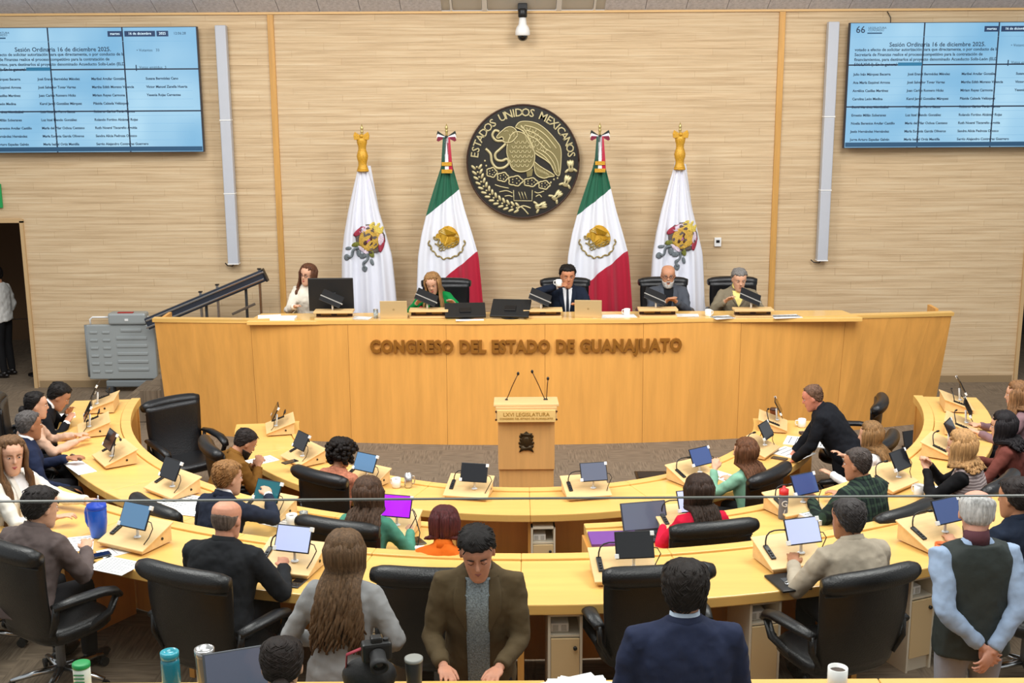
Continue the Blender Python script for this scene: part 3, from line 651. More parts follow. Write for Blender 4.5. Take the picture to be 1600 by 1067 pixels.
# ================================================================== NATIONAL SEAL
def sp(x, y): return ((x - 517) / 465, -(y - 545) / 465)      # drawing units of the seal -> unit disc
def spl(l): return [sp(*p) for p in l]
def catmull(ps, n=5):
    out = []
    for i in range(len(ps) - 1):
        p0, p1, p2, p3 = ps[max(i - 1, 0)], ps[i], ps[i + 1], ps[min(i + 2, len(ps) - 1)]
        for k in range(n):
            t = k / n
            out.append(tuple(.5 * (2 * b + (c - a) * t + (2 * a - 5 * b + 4 * c - d) * t * t + (3 * b - a - 3 * c + d) * t ** 3) for a, b, c, d in zip(p0, p1, p2, p3)))
    out.append(tuple(ps[-1])); return out
WING = [(455, 265), (490, 225), (560, 220), (640, 240), (720, 300), (790, 380), (825, 440), (828, 540), (815, 655), (780, 640), (750, 575), (700, 530), (650, 500), (612, 470), (580, 420), (545, 360), (520, 300)]
BODY = [(390, 400), (420, 330), (470, 300), (540, 330), (590, 420), (612, 480), (604, 560), (560, 612), (490, 625), (430, 600), (405, 540), (385, 470)]
HEAD = [(475, 330), (458, 285), (422, 262), (382, 268), (350, 292), (322, 316), (302, 346), (320, 352), (345, 342), (360, 360), (352, 378), (388, 388), (432, 378)]
TAIL = [(606, 540), (660, 585), (772, 655), (730, 668), (680, 678), (620, 640)]
LEGP = [(540, 600), (600, 600), (590, 660), (550, 670)]
SNAKE = [(325, 300), (290, 290), (268, 330), (300, 372), (360, 375), (372, 400), (330, 440), (290, 480), (300, 525), (345, 535), (385, 520), (400, 555), (360, 590), (300, 592), (262, 545), (252, 480), (212, 436)]
FEATH = [[(530, 250), (620, 275), (700, 330), (760, 400), (790, 440)], [(545, 290), (620, 320), (690, 375), (745, 440)], [(560, 330), (620, 360), (670, 410), (720, 460)], [(500, 250), (540, 300), (570, 360), (610, 440)], [(620, 455), (690, 500), (740, 560), (770, 620)], [(660, 450), (720, 490), (770, 560), (795, 640)], [(700, 440), (760, 480), (800, 550), (812, 640)]]
CACT = [(260, 630, 42, 38), (350, 668, 46, 36), (455, 700, 58, 40), (580, 712, 56, 34), (690, 735, 46, 34)]
seal = thing('national_seal', 'round black wall seal with a brass eagle and lettering between the flags', 'seal', (.02, WY - .06, 3.26))
SR = .80
BLK = mat('seal_black', (30, 28, 24), .5, noise=(20, .2)); SB = mat('seal_brass', (204, 192, 146), .4, .35); SB2 = mat('seal_dull_brass', (132, 122, 80), .5, .3)
MB().lathe([(SR - .02, 0), (SR, .004), (SR, .04), (SR - .012, .05), (SR - .03, .05)], 64).xf(M.Rotation(PI / 2, 4, 'X') @ M.Translation((0, 0, -.02))).build('disc', BLK, seal)
MB().tube([(SR * .985 * math.cos(a), -.03, SR * .985 * math.sin(a)) for a in (2 * PI * k / 64 for k in range(65))], .012, 6).build('rim', mat('seal_rim', (60, 34, 22), .5), seal, smooth=True)
def plate(name, pts, d, y, m, par, s=SR):
    return MB().prism([(a * s, b * s) for a, b in pts], d, (0, y, 0)).build(name, m, par)
def stroke(mb, pts, r, y, s=SR, sub=4, flat=.8):
    ps = catmull([(a * s, y, b * s) for a, b in pts], sub); mb.tube(ps, r, 6)
Y0 = -.03
eg = plate('eagle_body', spl(BODY), .022, Y0, SB2, seal); plate('eagle_wing', spl(WING), .014, Y0, SB2, seal); plate('eagle_head', spl(HEAD), .026, Y0, SB2, seal); plate('eagle_tail', spl(TAIL), .016, Y0, SB2, seal); plate('eagle_leg', spl(LEGP), .02, Y0, SB2, seal)
mb = MB()
for pl_, y in ((WING, Y0 - .014), (BODY, Y0 - .022), (HEAD, Y0 - .026), (TAIL, Y0 - .016)): stroke(mb, spl(pl_ + pl_[:1]), .010, y)
for f in FEATH: stroke(mb, spl(f), .010, Y0 - .015)
for j in range(6):
    for i in range(5):
        cx, cy = 425 + i * 36 + (j % 2) * 16, 385 + j * 38
        if (cx - 500) ** 2 / 105 ** 2 + (cy - 480) ** 2 / 130 ** 2 < 1: stroke(mb, spl([(cx - 15, cy - 10), (cx - 8, cy + 8), (cx + 6, cy + 8), (cx + 14, cy - 10)]), .0065, Y0 - .023, sub=3)
for j in range(3):
    for i in range(6):
        cx, cy = 512 + j * 48 + i * 17, 262 + j * 16 + i * 32; stroke(mb, spl([(cx - 14, cy - 8), (cx - 2, cy + 12), (cx + 12, cy + 6), (cx + 18, cy - 10)]), .006, Y0 - .016, sub=3)
for l in ([(360, 300), (385, 292), (400, 300)], [(430, 300), (445, 320), (440, 345)], [(405, 320), (415, 345), (405, 365)]): stroke(mb, spl(l), .006, Y0 - .027, sub=3)
for k in range(6): stroke(mb, spl([(625 + k * 16, 590 + k * 8), (660 + k * 16, 640 + k * 6)]), .004, Y0 - .017, sub=1)
mb.build('eagle_relief', SB, seal, smooth=True)
mb = MB(); stroke(mb, spl(SNAKE), .021, Y0 - .006); mb.build('serpent', SB, seal, smooth=True)
mb = MB()
for cx, cy, a, b_ in CACT:
    ps = spl([(cx + a * math.cos(q) * (1 + .12 * math.cos(5 * q)), cy + b_ * math.sin(q) * (1 + .12 * math.cos(5 * q))) for q in (2 * PI * k / 20 for k in range(21))]); stroke(mb, ps, .012, Y0 - .004, sub=1)
    for q in range(5): p = sp(cx + a * .5 * math.cos(q * 1.26), cy + b_ * .5 * math.sin(q * 1.26)); mb.ell((p[0] * SR, Y0 - .004, p[1] * SR), (.011, .008, .011), None, 6, 5)
for (cx, cy) in ((205, 535), (215, 575), (770, 690), (800, 680), (745, 715)): p = sp(cx, cy); mb.ell((p[0] * SR, Y0 - .004, p[1] * SR), (.014, .008, .016), None, 8, 6)
mb.build('cactus', SB, seal, smooth=True)
mb = MB()
stroke(mb, spl([(438, 775), (440, 862), (590, 865), (592, 775)]), .008, Y0 - .004, sub=1)
for k in range(3): stroke(mb, spl([(480 + k * 24, 790), (500 + k * 24, 850)]), .006, Y0 - .004, sub=1)
for l in ([(285, 730), (330, 745), (400, 760)], [(320, 790), (380, 780), (430, 800)], [(365, 825), (400, 820), (430, 830)], [(610, 790), (640, 800), (690, 785)], [(620, 830), (650, 815), (670, 835)]): stroke(mb, spl(l), .009, Y0 - .004)
mb.build('stone_and_water', SB, seal, smooth=True)
lf = None
for k in range(13):                                   # laurel branch, leaf by leaf
    t_ = k / 12; a = R(186 + 76 * t_); r_ = .82
    for sd in (-1, 1):
        c_ = V((math.cos(a) * (r_ + sd * .06) * SR, Y0 - .004, math.sin(a) * (r_ + sd * .06) * SR))
        MB().ell(c_, (.046, .012, .021), M.Rotation(-(a + PI / 2 + sd * .7), 3, 'Y'), 8, 6).build('laurel_leaf', SB, seal, smooth=True)
    MB().ell((math.cos(a) * r_ * SR, Y0 - .004, math.sin(a) * r_ * SR), (.017, .010, .017), None, 6, 5).build('laurel_berry', SB, seal, smooth=True)
for (cx, cy, an) in ((908, 590, 95), (872, 712, 70), (790, 828, 45), (655, 908, 15)):
    p = sp(cx, cy); mb = MB()
    for k in (-1, 0, 1):
        a = R(an + k * 22); c_ = V((p[0] * SR + .015 * math.cos(a), Y0 - .010, p[1] * SR + .015 * math.sin(a)))
        mb.ell(c_, (.092, .020, .034), M.Rotation(-a, 3, 'Y'), 10, 7)
    for k in (-1, 1):
        a = R(an + 180 + k * 50); c_ = V((p[0] * SR + .075 * math.cos(a), Y0 - .004, p[1] * SR + .075 * math.sin(a))); mb.ell(c_, (.044, .012, .02), M.Rotation(-a, 3, 'Y'), 8, 6)
    mb.build('oak_bud', SB, seal, smooth=True)
mb = MB(); stroke(mb, spl([(450, 960), (490, 915), (520, 930), (560, 975)]), .012, Y0 - .004); mb.build('ribbon_knot', SB, seal, smooth=True)
mb = MB(); stroke(mb, spl([(470, 925), (520, 905), (580, 925)]), .012, Y0 - .004); mb.build('ribbon_knot', SB, seal, smooth=True)
s_ = 'ESTADOS UNIDOS MEXICANOS'; a0, a1 = 172, 8
wd_ = [{'I': .55, 'M': 1.2, ' ': .75, 'S': .85, 'E': .85, 'N': 1.05, 'O': 1.08, 'D': 1.0, 'U': 1.0}.get(ch, .95) for ch in s_]; acc = 0
for k, ch in enumerate(s_):
    mid_ = acc + wd_[k] / 2; acc += wd_[k]
    if ch == ' ': continue
    a = R(a0 + 3 + (a1 - a0 - 6) * mid_ / sum(wd_)); r_ = .835
    text(ch, .155, SB, seal, (r_ * SR * 1.02 * math.cos(a), Y0 - .006, r_ * SR * 1.02 * math.sin(a)), (PI / 2, -(a - PI / 2), 0), name='letter', ext=.006, align='CENTER', offset=.0015)

# ================================================================== FLAGS
def flag_mat(name, cols, cuts, a=.8):
    m = bpy.data.materials.new(name); m.use_nodes = True; nt = m.node_tree; b = nt.nodes['Principled BSDF']; N = nt.nodes.new; L = nt.links.new
    b.inputs['Roughness'].default_value = .55; b.inputs['Sheen Weight'].default_value = .3
    tc = N('ShaderNodeTexCoord'); sx = N('ShaderNodeSeparateXYZ'); L(tc.outputs['Object'], sx.inputs[0])
    mu = N('ShaderNodeMath'); mu.operation = 'MULTIPLY_ADD'; mu.inputs[1].default_value = -a; L(sx.outputs['X'], mu.inputs[0]); L(sx.outputs['Z'], mu.inputs[2])
    mr = N('ShaderNodeMapRange'); mr.inputs[1].default_value = -1; mr.inputs[2].default_value = 4; L(mu.outputs[0], mr.inputs[0])
    cr = N('ShaderNodeValToRGB'); cr.color_ramp.interpolation = 'CONSTANT'; e = cr.color_ramp.elements
    e[0].position = 0; e[0].color = lin(cols[0]); e[1].position = (cuts[0] + 1) / 5; e[1].color = lin(cols[1])
    for c_, k in zip(cols[2:], cuts[1:]): x = e.new((k + 1) / 5); x.color = lin(c_)
    L(mr.outputs[0], cr.inputs['Fac']); L(cr.outputs['Color'], b.inputs['Base Color'])
    return m
FLAG_MX = flag_mat('tricolour_satin', ((178, 10, 48), (234, 236, 244), (6, 96, 66)), (1.005, 2.047), .79)
FLAG_W = mat('white_satin', (232, 234, 244), .5, sheen=.3)
ZB = .72
def flag_fn(x, v, seed, wl, wr):
    """depth of the cloth at normalised across position x in -1..1 and height v (0 top .. 1 bottom)"""
    amp = .012 + .05 * v
    return -.07 * (1 - x * x) * (.4 + .6 * v) - amp * math.sin(9.5 * x + seed + 1.2 * math.sin(2.2 * v)) - .4 * amp * math.sin(21 * x + seed * 2)
def make_flag(x, label, tri, seed):
    y = 16.72
    t = thing('flag_on_pole', label, 'flag', (x, y, ZB), 0, 'flags on poles behind the rostrum')
    MB().lathe([(.16, 0), (.17, .01), (.15, .03), (.03, .05), (.028, .1)], 20).build('base', BRASS, t, smooth=True)
    MB().tube([(0, .0, .04), (0, .06, .12), (0, .06, 2.3), (0, 0, 2.6), (0, 0, 2.98)], .016, 10).build('pole', BRASS, t, smooth=True)
    MB().lathe([(.012, 2.97), (.026, 2.985), (.012, 3.0), (.020, 3.02), (.022, 3.035), (.002, 3.09)], 12).build('finial', BRASS, t, smooth=True)
    # cloth
    LW_ = [(0, -.05, .05), (.05, -.07, .065), (.15, -.14, .125), (.29, -.232, .203), (.42, -.30, .29), (.54, -.343, .364), (.7, -.362, .395), (.83, -.37, .416), (1, -.38, .44)]
    if tri: LW_ = [(a, l * 1.25, r * 1.13) for a, l, r in LW_]
    zt, zb = 2.62, .12
    def edge(v):
        for (a, l, r), (b_, l2, r2) in zip(LW_, LW_[1:]):
            if v <= b_: q = (v - a) / (b_ - a); return l + (l2 - l) * q, r + (r2 - r) * q
        return LW_[-1][1:]
    def surf(px, pz):
        v = min(1, max(0, (zt - pz) / (zt - zb))); l, r = edge(v); u = (px - (l + r) / 2) / max(.01, (r - l) / 2); u = max(-1, min(1, u))
        return flag_fn(u, v, seed, l, r)
    nu, nv = 40, 36; vs_, fs = [], []
    for j in range(nv + 1):
        v = j / nv; l, r = edge(v)
        for i in range(nu + 1):
            u = -1 + 2 * i / nu; vs_.append(((l + r) / 2 + u * (r - l) / 2, flag_fn(u, v, seed, l, r), zt + (zb - zt) * v))
    for j in range(nv):
        for i in range(nu): a = j * (nu + 1) + i; fs.append((a, a + 1, a + nu + 2, a + nu + 1))
    cl = MB().add(vs_, fs).build('cloth', FLAG_MX if tri else FLAG_W, t, smooth=True)
    so = cl.modifiers.new('solid', 'SOLIDIFY'); so.thickness = .008
    if not tri:   # folded back part of the flag
        g = MB(); rg = []
        for k in range(10):
            v = k / 9; z = zt - .1 + (zb - zt + .15) * v; rg.append([V((a, b_, z)) for a, b_ in ((.0 + .12 * v, .05), (.09 + .30 * v, .10), (.10 + .38 * v, .05), (.02 + .2 * v, .0))])
        g.loft(rg).build('folded_cloth', FLAG_W, t, smooth=True)
    # ribbon bow
    if tri:
        for dx, c_ in ((-.045, (10, 70, 52)), (0, (236, 236, 240)), (.045, (176, 16, 54))):
            rg = []
            for k in range(7):
                q = k / 6; z = 2.91 - .46 * q; xx = dx * (.5 + .75 * q); rg.append([V((xx + a, -.055 - .03 * math.sin(q * 2) + b_, z)) for a, b_ in ((-.026, 0), (.026, 0), (.026, -.012), (-.026, -.012))])
            MB().loft(rg).build('ribbon', mat('ribbon_%d' % c_[0], c_, .5), t)
        for sx in (-1, 1):
            for k, (c_, dz) in enumerate((((24, 34, 30), .035), ((236, 236, 240), -.005), ((120, 14, 50), -.045))):
                MB().prism([(0, 2.91), (sx * .12, 2.94 + dz + .02), (sx * .135, 2.91 + dz), (sx * .11, 2.895 + dz)], .02, (0, -.03 - .006 * k, 0)).build('bow_loop', mat('bow_%d' % c_[0], c_, .5), t)
        MB().ell((0, -.05, 2.91), (.024, .024, .024), None, 10, 8).build('bow_knot', mat('bow_24', (24, 34, 30), .5), t, smooth=True)
        for k in range(2):
            MB().box((0, -.105, 2.55 - k * .10), (.135 + .01 * k, .02, .05)).build('fringe', GOLD, t)
    else:
        rg = []
        for k in range(12):
            q = k / 11; z = 2.92 - .47 * q; w_ = .06 + .012 * math.sin(q * 14) + .012 * q
            rg.append([V((w_ * math.cos(b_), -.03 + .8 * w_ * math.sin(b_), z)) for b_ in (2 * PI * i / 12 for i in range(12))])
        MB().loft(rg).build('gold_sash', GOLD, t, smooth=True)
        for sx in (-1, 1): MB().prism([(0, 2.93), (sx * .09, 2.99), (sx * .11, 2.94), (sx * .10, 2.88), (sx * .03, 2.88)], .03, (0, -.05, 0)).build('bow_loop', GOLD, t, bevel=.006)
        MB().ell((0, -.07, 2.93), (.03, .025, .03), None, 10, 8).build('bow_knot', GOLD, t, smooth=True)
        MB().tube([(.07 * math.cos(a), -.03 + .06 * math.sin(a), 2.46) for a in (2 * PI * k / 16 for k in range(17))], .014, 6).build('fringe', GOLD, t)
    # embroidered emblem, following the folds
    def drape(mb_, cx, cz, off=-.012):
        mb_.v = [(p[0] + cx, surf(p[0] + cx, p[2] + cz) + off + p[1], p[2] + cz) for p in mb_.v]; return mb_
    if tri:
        ER = .255; cx, cz = -.02, 1.49
        G1 = mat('gold_thread', (204, 158, 44), .45, .3, noise=(80, .2)); G2 = mat('dull_gold_thread', (158, 138, 84), .5, .2)
        tilt = M.Rotation(R(-35), 4, 'Y')
        def dsc(cx_, cy_, a, b_, q0, n=18): return [(cx_ + a * math.cos(2 * PI * k / n), cy_ + b_ * math.sin(2 * PI * k / n)) for k in range(n)]
        m1 = MB(); m1.ell((.055, .002, .02), (.135, .006, .165), None, 24, 10); drape(m1.xf(tilt), cx, cz).build('emblem_field', G1, t, smooth=True)
        m1 = MB()
        for pl_ in (WING, BODY, HEAD, TAIL): m1.prism([(a * ER, b_ * ER) for a, b_ in spl(pl_)], .008)
        drape(m1.xf(tilt), cx, cz).build('emblem_eagle', G1, t)
        m2 = MB(); stroke(m2, spl(SNAKE), .011, -.004, ER, 3)
        for c_ in CACT: stroke(m2, spl([(c_[0] + c_[2] * math.cos(q), c_[1] + c_[3] * math.sin(q)) for q in (2 * PI * k / 8 for k in range(9))]), .008, -.004, ER, 1)
        drape(m2.xf(tilt), cx, cz).build('emblem_serpent', G2, t, smooth=True)
        m3 = MB()
        for k in range(16):
            a = R(150 + 170 * k / 15); r_ = ER * .98
            m3.ell((r_ * math.cos(a), 0, r_ * math.sin(a)), (.030, .008, .014), M.Rotation(-(a + PI / 2 + (.5 if k % 2 else -.5)), 3, 'Y'), 8, 5)
        drape(m3.xf(tilt), cx, cz).build('emblem_wreath', G2, t, smooth=True)
        m4 = MB()
        for f in FEATH: stroke(m4, spl(f), .005, -.010, ER, 2)
        drape(m4.xf(tilt), cx, cz).build('emblem_feathers', mat('pale_gold_thread', (236, 214, 140), .5, .2), t, smooth=True)
    else:
        cx, cz = .06, 1.50; tilt = M.Rotation(R(32), 4, 'Y')
        parts = []
        def el(cx_, cz_, a, b_, y=0, rot=0, n=18): return ('e', cx_, cz_, a, b_, y, rot)
        defs = [('crest_mantle', (96, 84, 78), [(-.0, .02, .175, .165, .0, 0)]), ('crest_drapery', (158, 46, 66), [(-.145, .03, .032, .09, -.005, 20), (.145, .03, .032, .09, -.005, -20)]), ('crest_scarf', (222, 200, 214), [(-.11, .08, .03, .07, -.009, 30), (.11, .08, .03, .07, -.009, -30), (0, -.13, .08, .025, -.009, 0)]),
                ('crest_shield', (200, 160, 66), [(0, .01, .122, .135, -.011, 0)]), ('crest_device', (70, 40, 34), [(0, .03, .028, .036, -.017, 0), (-.02, -.04, .022, .026, -.017, 0), (.035, -.02, .018, .022, -.017, 0)]), ('crest_sun', (230, 196, 90), [(0, .15, .09, .04, -.008, 0), (-.06, .185, .016, .03, -.008, 20), (0, .20, .016, .034, -.008, 0), (.06, .185, .016, .03, -.008, -20)]),
                ('crest_figure', (160, 90, 150), [(0, -.01, .016, .026, -.022, 0)]), ('crest_leaves', (116, 118, 44), [(-.10, -.12, .05, .028, -.006, -40), (.10, -.12, .05, .028, -.006, 40)])]
        for nm, c_, es in defs:
            for ex, ez, a, b_, yy, rot in [(q[0] * 1.22, q[1] * 1.22, q[2] * 1.22, q[3] * 1.22, q[4], q[5]) for q in es]:
                g = MB(); g.ell((ex, yy, ez), (a, .007, b_), M.Rotation(R(rot), 3, 'Y'), 16, 8)
                drape(g.xf(tilt), cx, cz).build(nm, mat('thread_' + nm, c_, .6, noise=(70, .45)), t, smooth=True)
        g = MB(); stroke(g, [(-.06, -.14), (-.10, -.20), (-.08, -.27), (-.12, -.30)], .018, -.004, 1); stroke(g, [(.06, -.14), (.10, -.20), (.08, -.27), (.12, -.30)], .018, -.004, 1)
        for sx in (-1, 1): g.ell((sx * .125, 0, -.315), (.034, .01, .042), None, 10, 7); g.ell((sx * .03, 0, -.2), (.03, .008, .05), M.Rotation(sx * .6, 3, 'Y'), 8, 6); g.ell((sx * .16, 0, -.21), (.02, .008, .045), M.Rotation(-sx * .8, 3, 'Y'), 8, 6)
        g.v = [(p[0] * 1.18, p[1], p[2] * 1.18) for p in g.v]; drape(g.xf(tilt), cx, cz).build('crest_scroll', mat('thread_grey', (110, 118, 122), .6, noise=(80, .4)), t, smooth=True)
    return t
make_flag(-2.19, 'white flag with coloured crest and gold bow, behind the large monitor', False, .6)
make_flag(-1.03, 'green white and red flag behind the woman in a green blazer', True, 2.0)
make_flag(1.07, 'green white and red flag behind the man drinking from a cup', True, 2.6)
make_flag(2.17, 'white flag with coloured crest and gold bow, beside the thermostat', False, 1.1)

# ================================================================== ROSTRUM DESK THINGS
DZ = 1.542
TAN = mat('tan_laptop', (214, 188, 138), .4, .2)
def organiser(x, y, k, lb_):
    t = thing('name_stand', 'wooden name stand with tablet arm in front of ' + lb_, 'name stand', (x, y, DZ), 0, 'name stands on the rostrum')
    MB().box((0, 0, .011), (.46, .18, .022)).build('base', WOOD_PALE, t, bevel=.003)
    MB().box((0, .03, .05), (.44, .06, .056)).build('block', mat('dark_walnut', (62, 36, 20), .4), t)
    MB().box((0, 0, .09), (.48, .2, .024)).build('shelf', WOOD_PALE, t, bevel=.003)
    for sx in (-.1, .1): MB().box((sx, -.003, .05), (.13, .008, .022)).build('name_strip', mat('name_strip', (150, 118, 60), .4, .4), t)
    MB().tube([(-.02, .02, .1), (-.02, .02, .2)], .012, 8).build('arm', WHITE, t, smooth=True)
    tb = t_ = thing('tablet_on_stand', 'dark tablet leaning on the name stand of ' + lb_, 'tablet', (x, y, DZ), 0, 'tablets on stands')
    rr_ = M.Rotation(R(24), 3, 'Y') @ M.Rotation(R(-52), 3, 'X')
    MB().box((-.03, .04, .24), (.27, .19, .010), M.Rotation(R(24), 3, 'Y') @ M.Rotation(R(38), 3, 'X')).build('case', PLASTIC, tb, bevel=.004)
    MB().box((-.03, .024, .228), (.29, .02, .016), M.Rotation(R(24), 3, 'Y')).build('clamp', mat('clamp_grey', (176, 174, 168), .4, .3), tb, bevel=.003)
for k, (x, y, lb_) in enumerate(((-2.33, 14.50, 'the woman in a cream jacket'), (-1.17, 14.55, 'the woman in a green blazer'), (.23, 14.52, 'the man drinking from a cup'), (1.64, 14.52, 'the bearded man'), (2.80, 14.46, 'the person with a yellow collar'))): organiser(x, y, k, lb_)
def laptop(x, y, z, rot, m, label, w_=.33, op=100, scr=None, dot=True):
    t = thing('laptop', label, 'laptop', (x, y, z), rot)
    MB().box((0, .11, .009), (w_, .22, .016)).build('keyboard_base', m, t, bevel=.004)
    kb = MB()
    for i in range(10):
        for j in range(4): kb.box((-w_ / 2 + .03 + i * (w_ - .06) / 9, .07 + j * .026, .0185), (.02, .018, .004))
    kb.build('keys', PLASTIC, t)
    lid = MB().box((0, 0, .11), (w_, .009, .22)).build('lid', m, t, bevel=.004); lid.rotation_euler = (R(op - 90), 0, 0); lid.location = (0, 0, .015)
    if scr: MB().box((0, .0055, .112), (w_ - .02, .002, .2)).build('display', scr, lid)
    if dot: MB().lathe([(.002, 0), (.014, 0), (.014, .001), (.002, .001)], 12).xf(M.Translation((0, -.0045, .11)) @ M.Rotation(PI / 2, 4, 'X')).build('badge', mat('badge_tan', (190, 164, 116), .4, .3), lid)
    return t
laptop(-1.59, 14.42, DZ, 0, TAN, 'tan laptop between the large monitor and the woman in green', op=98)
laptop(.78, 14.40, DZ, R(-6), TAN, 'tan laptop in front of the man drinking from a cup', op=98)
def monitor(x, y, rot, w_, h_, tilt, zc, label):
    t = thing('computer_monitor', label, 'monitor', (x, y, DZ), rot)
    MB().lathe([(.1, 0), (.11, .004), (.1, .012), (.02, .016)], 20).build('foot', PLASTIC, t, smooth=True)
    MB().box((0, .02, max(.03, zc * .5)), (.05, .03, max(.05, zc))).build('neck', PLASTIC, t, bevel=.006)
    rr_ = M.Rotation(R(tilt), 3, 'X'); MB().box((0, .05, zc), (w_, .03, h_), rr_).build('casing', mat('monitor_casing', (22, 24, 26), .45), t, bevel=.008)
    MB().box(V((0, .05, zc)) + rr_ @ V((0, .0165, 0)), (w_ - .03, .003, h_ - .03), rr_).build('screen', SCREEN_OFF, t)
    MB().box(V((0, .05, zc)) + rr_ @ V((0, -.02, -.02)), (.14, .02, .1), rr_).build('vent_cover', PLASTIC, t, bevel=.006)
monitor(-2.40, 14.72, 0, .56, .42, 4, .25, 'large dark monitor seen from behind, hiding the woman in cream')
monitor(-.72, 14.48, R(4), .5, .30, -66, .085, 'low black monitor tilted flat beside the green blazer')
monitor(-.17, 14.46, R(-8), .48, .34, -62, .11, 'low black monitor tilted flat in front of the eagle seal')
def mug(x, y, z, rot, label, m=None, r=.04, h=.085, grp=None, handle=True, fill=(60, 40, 26)):
    t = thing('coffee_mug', label, 'mug', (x, y, z), rot, grp); m = m or CERAMIC
    MB().lathe([(r * .8, 0), (r, .01), (r, h), (r - .005, h), (r - .005, h * .3), (.004, h * .3)], 20).build('cup', m, t, smooth=True)
    MB().lathe([(.003, h * .78), (r - .006, h * .78), (r - .006, h * .8), (.003, h * .8)], 16).build('drink', mat('coffee', fill, .3), t)
    if handle: MB().tube([(r - .004, 0, h * .82), (r + .022, 0, h * .78), (r + .028, 0, h * .5), (r + .02, 0, h * .25), (r - .004, 0, h * .2)], .006, 8).build('handle', m, t, smooth=True)
    return t
def sheet(x, y, z, rot, w_, h_, label, lines=6, m=None, n=1, grp=None, table=False):
    t = thing('paper_sheet', label, 'paper', (x, y, z), rot, grp)
    g = MB(); g.box((0, 0, .0015 * n), (w_, h_, .003 * n)); g.build('sheet', m or PAPER, t)
    l = MB()
    for k in range(lines):
        ww = w_ * (.78 if k % 4 != 3 else .5); l.box((-(w_ * .78 - ww) / 2, h_ * .38 - k * h_ * .76 / max(1, lines - 1), .003 * n + .0004), (ww, h_ * .02, .0006))
    if lines: l.build('print', INK, t)
    return t
mug(1.27, 14.58, DZ, 2.6, 'white cup on the rostrum between a tan laptop and the bearded man'); mug(2.26, 14.50, DZ, .4, 'white cup between the bearded man and the yellow collar')
sheet(1.1, 14.52, DZ, .1, .55, .22, 'long white papers beside the tan laptop and cup', 3); sheet(2.0, 14.55, DZ, -.1, .3, .2, 'white paper on the rostrum beside the bearded man', 3); sheet(3.2, 14.45, DZ, .15, .36, .22, 'white paper beyond the person with a yellow collar', 3); sheet(-2.95, 14.48, DZ, 0, .3, .2, 'thick white document under the hand in cream', 0, n=8); sheet(-3.15, 14.62, DZ, .2, .28, .2, 'loose white papers beyond the hand of the woman in cream', 2, n=3); sheet(-2.0, 14.5, DZ, -.2, .24, .2, 'white paper between the large dark monitor and a tan laptop', 3); sheet(-.66, 14.32, DZ, .05, .34, .06, 'strip of white paper under the low monitors', 0, n=3)
sheet(2.42, 14.42, DZ, .3, .26, .2, 'white paper in front of the person with a yellow collar', 2)
def glass_mat():
    m = bpy.data.materials.new('clear_glass'); m.use_nodes = True; b = m.node_tree.nodes['Principled BSDF']
    b.inputs['Base Color'].default_value = (.9, .93, .93, 1); b.inputs['Roughness'].default_value = .05; b.inputs['Transmission Weight'].default_value = .85; b.inputs['IOR'].default_value = 1.2
    return m
GLASS = glass_mat()
def tumbler(x, y, z, label, r=.032, h=.11, grp=None):
    t = thing('drinking_glass', label, 'glass', (x, y, z), 0, grp)
    MB().lathe([(r * .8, 0), (r, h), (r - .003, h), (r * .8 - .003, .006), (.002, .006)], 18).build('vessel', GLASS, t, smooth=True)
    MB().lathe([(.002, .008), (r * .78, .008), (r * .88, h * .6), (.002, h * .6)], 16).build('water', mat('water', (205, 214, 214), .1), t, smooth=True)
tumbler(-1.82, 14.5, DZ, 'glass of water on the rostrum beside a tan laptop')

# ================================================================== PEOPLE
def lerp_tab(tab, z):
    if z <= tab[0][0]: return tab[0][1:]
    for a, b in zip(tab, tab[1:]):
        if z <= b[0]:
            q = (z - a[0]) / (b[0] - a[0]); return tuple(x + (y - x) * q for x, y in zip(a[1:], b[1:]))
    return tab[-1][1:]
HEADT = [(-.122, .020, .074, .030), (-.114, .034, .086, .012), (-.098, .046, .090, -.012), (-.078, .054, .089, -.042), (-.055, .060, .090, -.064), (-.033, .065, .087, -.080), (-.010, .069, .086, -.090), (.010, .072, .081, -.096), (.030, .074, .088, -.099), (.055, .076, .085, -.100), (.080, .071, .071, -.093), (.098, .057, .048, -.075), (.111, .036, .020, -.046), (.118, .012, -.008, -.020)]
def sgp(v, p): return math.copysign(abs(v) ** p, v)
def head_pt(z, a, off=0.):
    w_, yf, yb = lerp_tab(HEADT, z); cy, hd = (yf + yb) / 2, (yf - yb) / 2
    p = .86
    return V(((w_ + off) * sgp(math.sin(a), p), cy + (hd + off) * sgp(math.cos(a), p), z))
TORSO_M = [(-.12, .185, .130, .0), (0, .182, .128, 0), (.10, .172, .122, .0), (.22, .182, .126, .004), (.33, .196, .128, .004), (.40, .192, .114, 0), (.445, .150, .090, -.008), (.485, .088, .070, -.014), (.505, .070, .062, -.016)]
TORSO_F = [(-.12, .182, .128, .0), (0, .172, .120, 0), (.10, .142, .104, .0), (.22, .152, .114, .008), (.32, .165, .124, .012), (.39, .164, .104, 0), (.435, .125, .082, -.008), (.475, .074, .060, -.014), (.495, .060, .054, -.016)]
SKIN = {}
def skin(c):
    return mat('skin_%d_%d_%d' % c, c, .5, noise=(35, .08), spec=.35)
def cloth(name, c, **k):
    kw = dict(rough=.85, noise=(9, .12), bump=.35, bscale=14, spec=.2); kw.update(k); return mat(name, c, **kw)
def hairmat(c): return mat('hair_%d_%d_%d' % c, c, .55, noise=(70, .5), stretch=(1, 1, .12), bump=.35, bscale=200, spec=.2)
def remesh(o, vox, sm=3, fac=.5):
    m = o.modifiers.new('remesh', 'REMESH'); m.mode = 'VOXEL'; m.voxel_size = vox; m.use_smooth_shade = True
    if sm: s = o.modifiers.new('smooth', 'SMOOTH'); s.iterations = sm; s.factor = fac
    return o
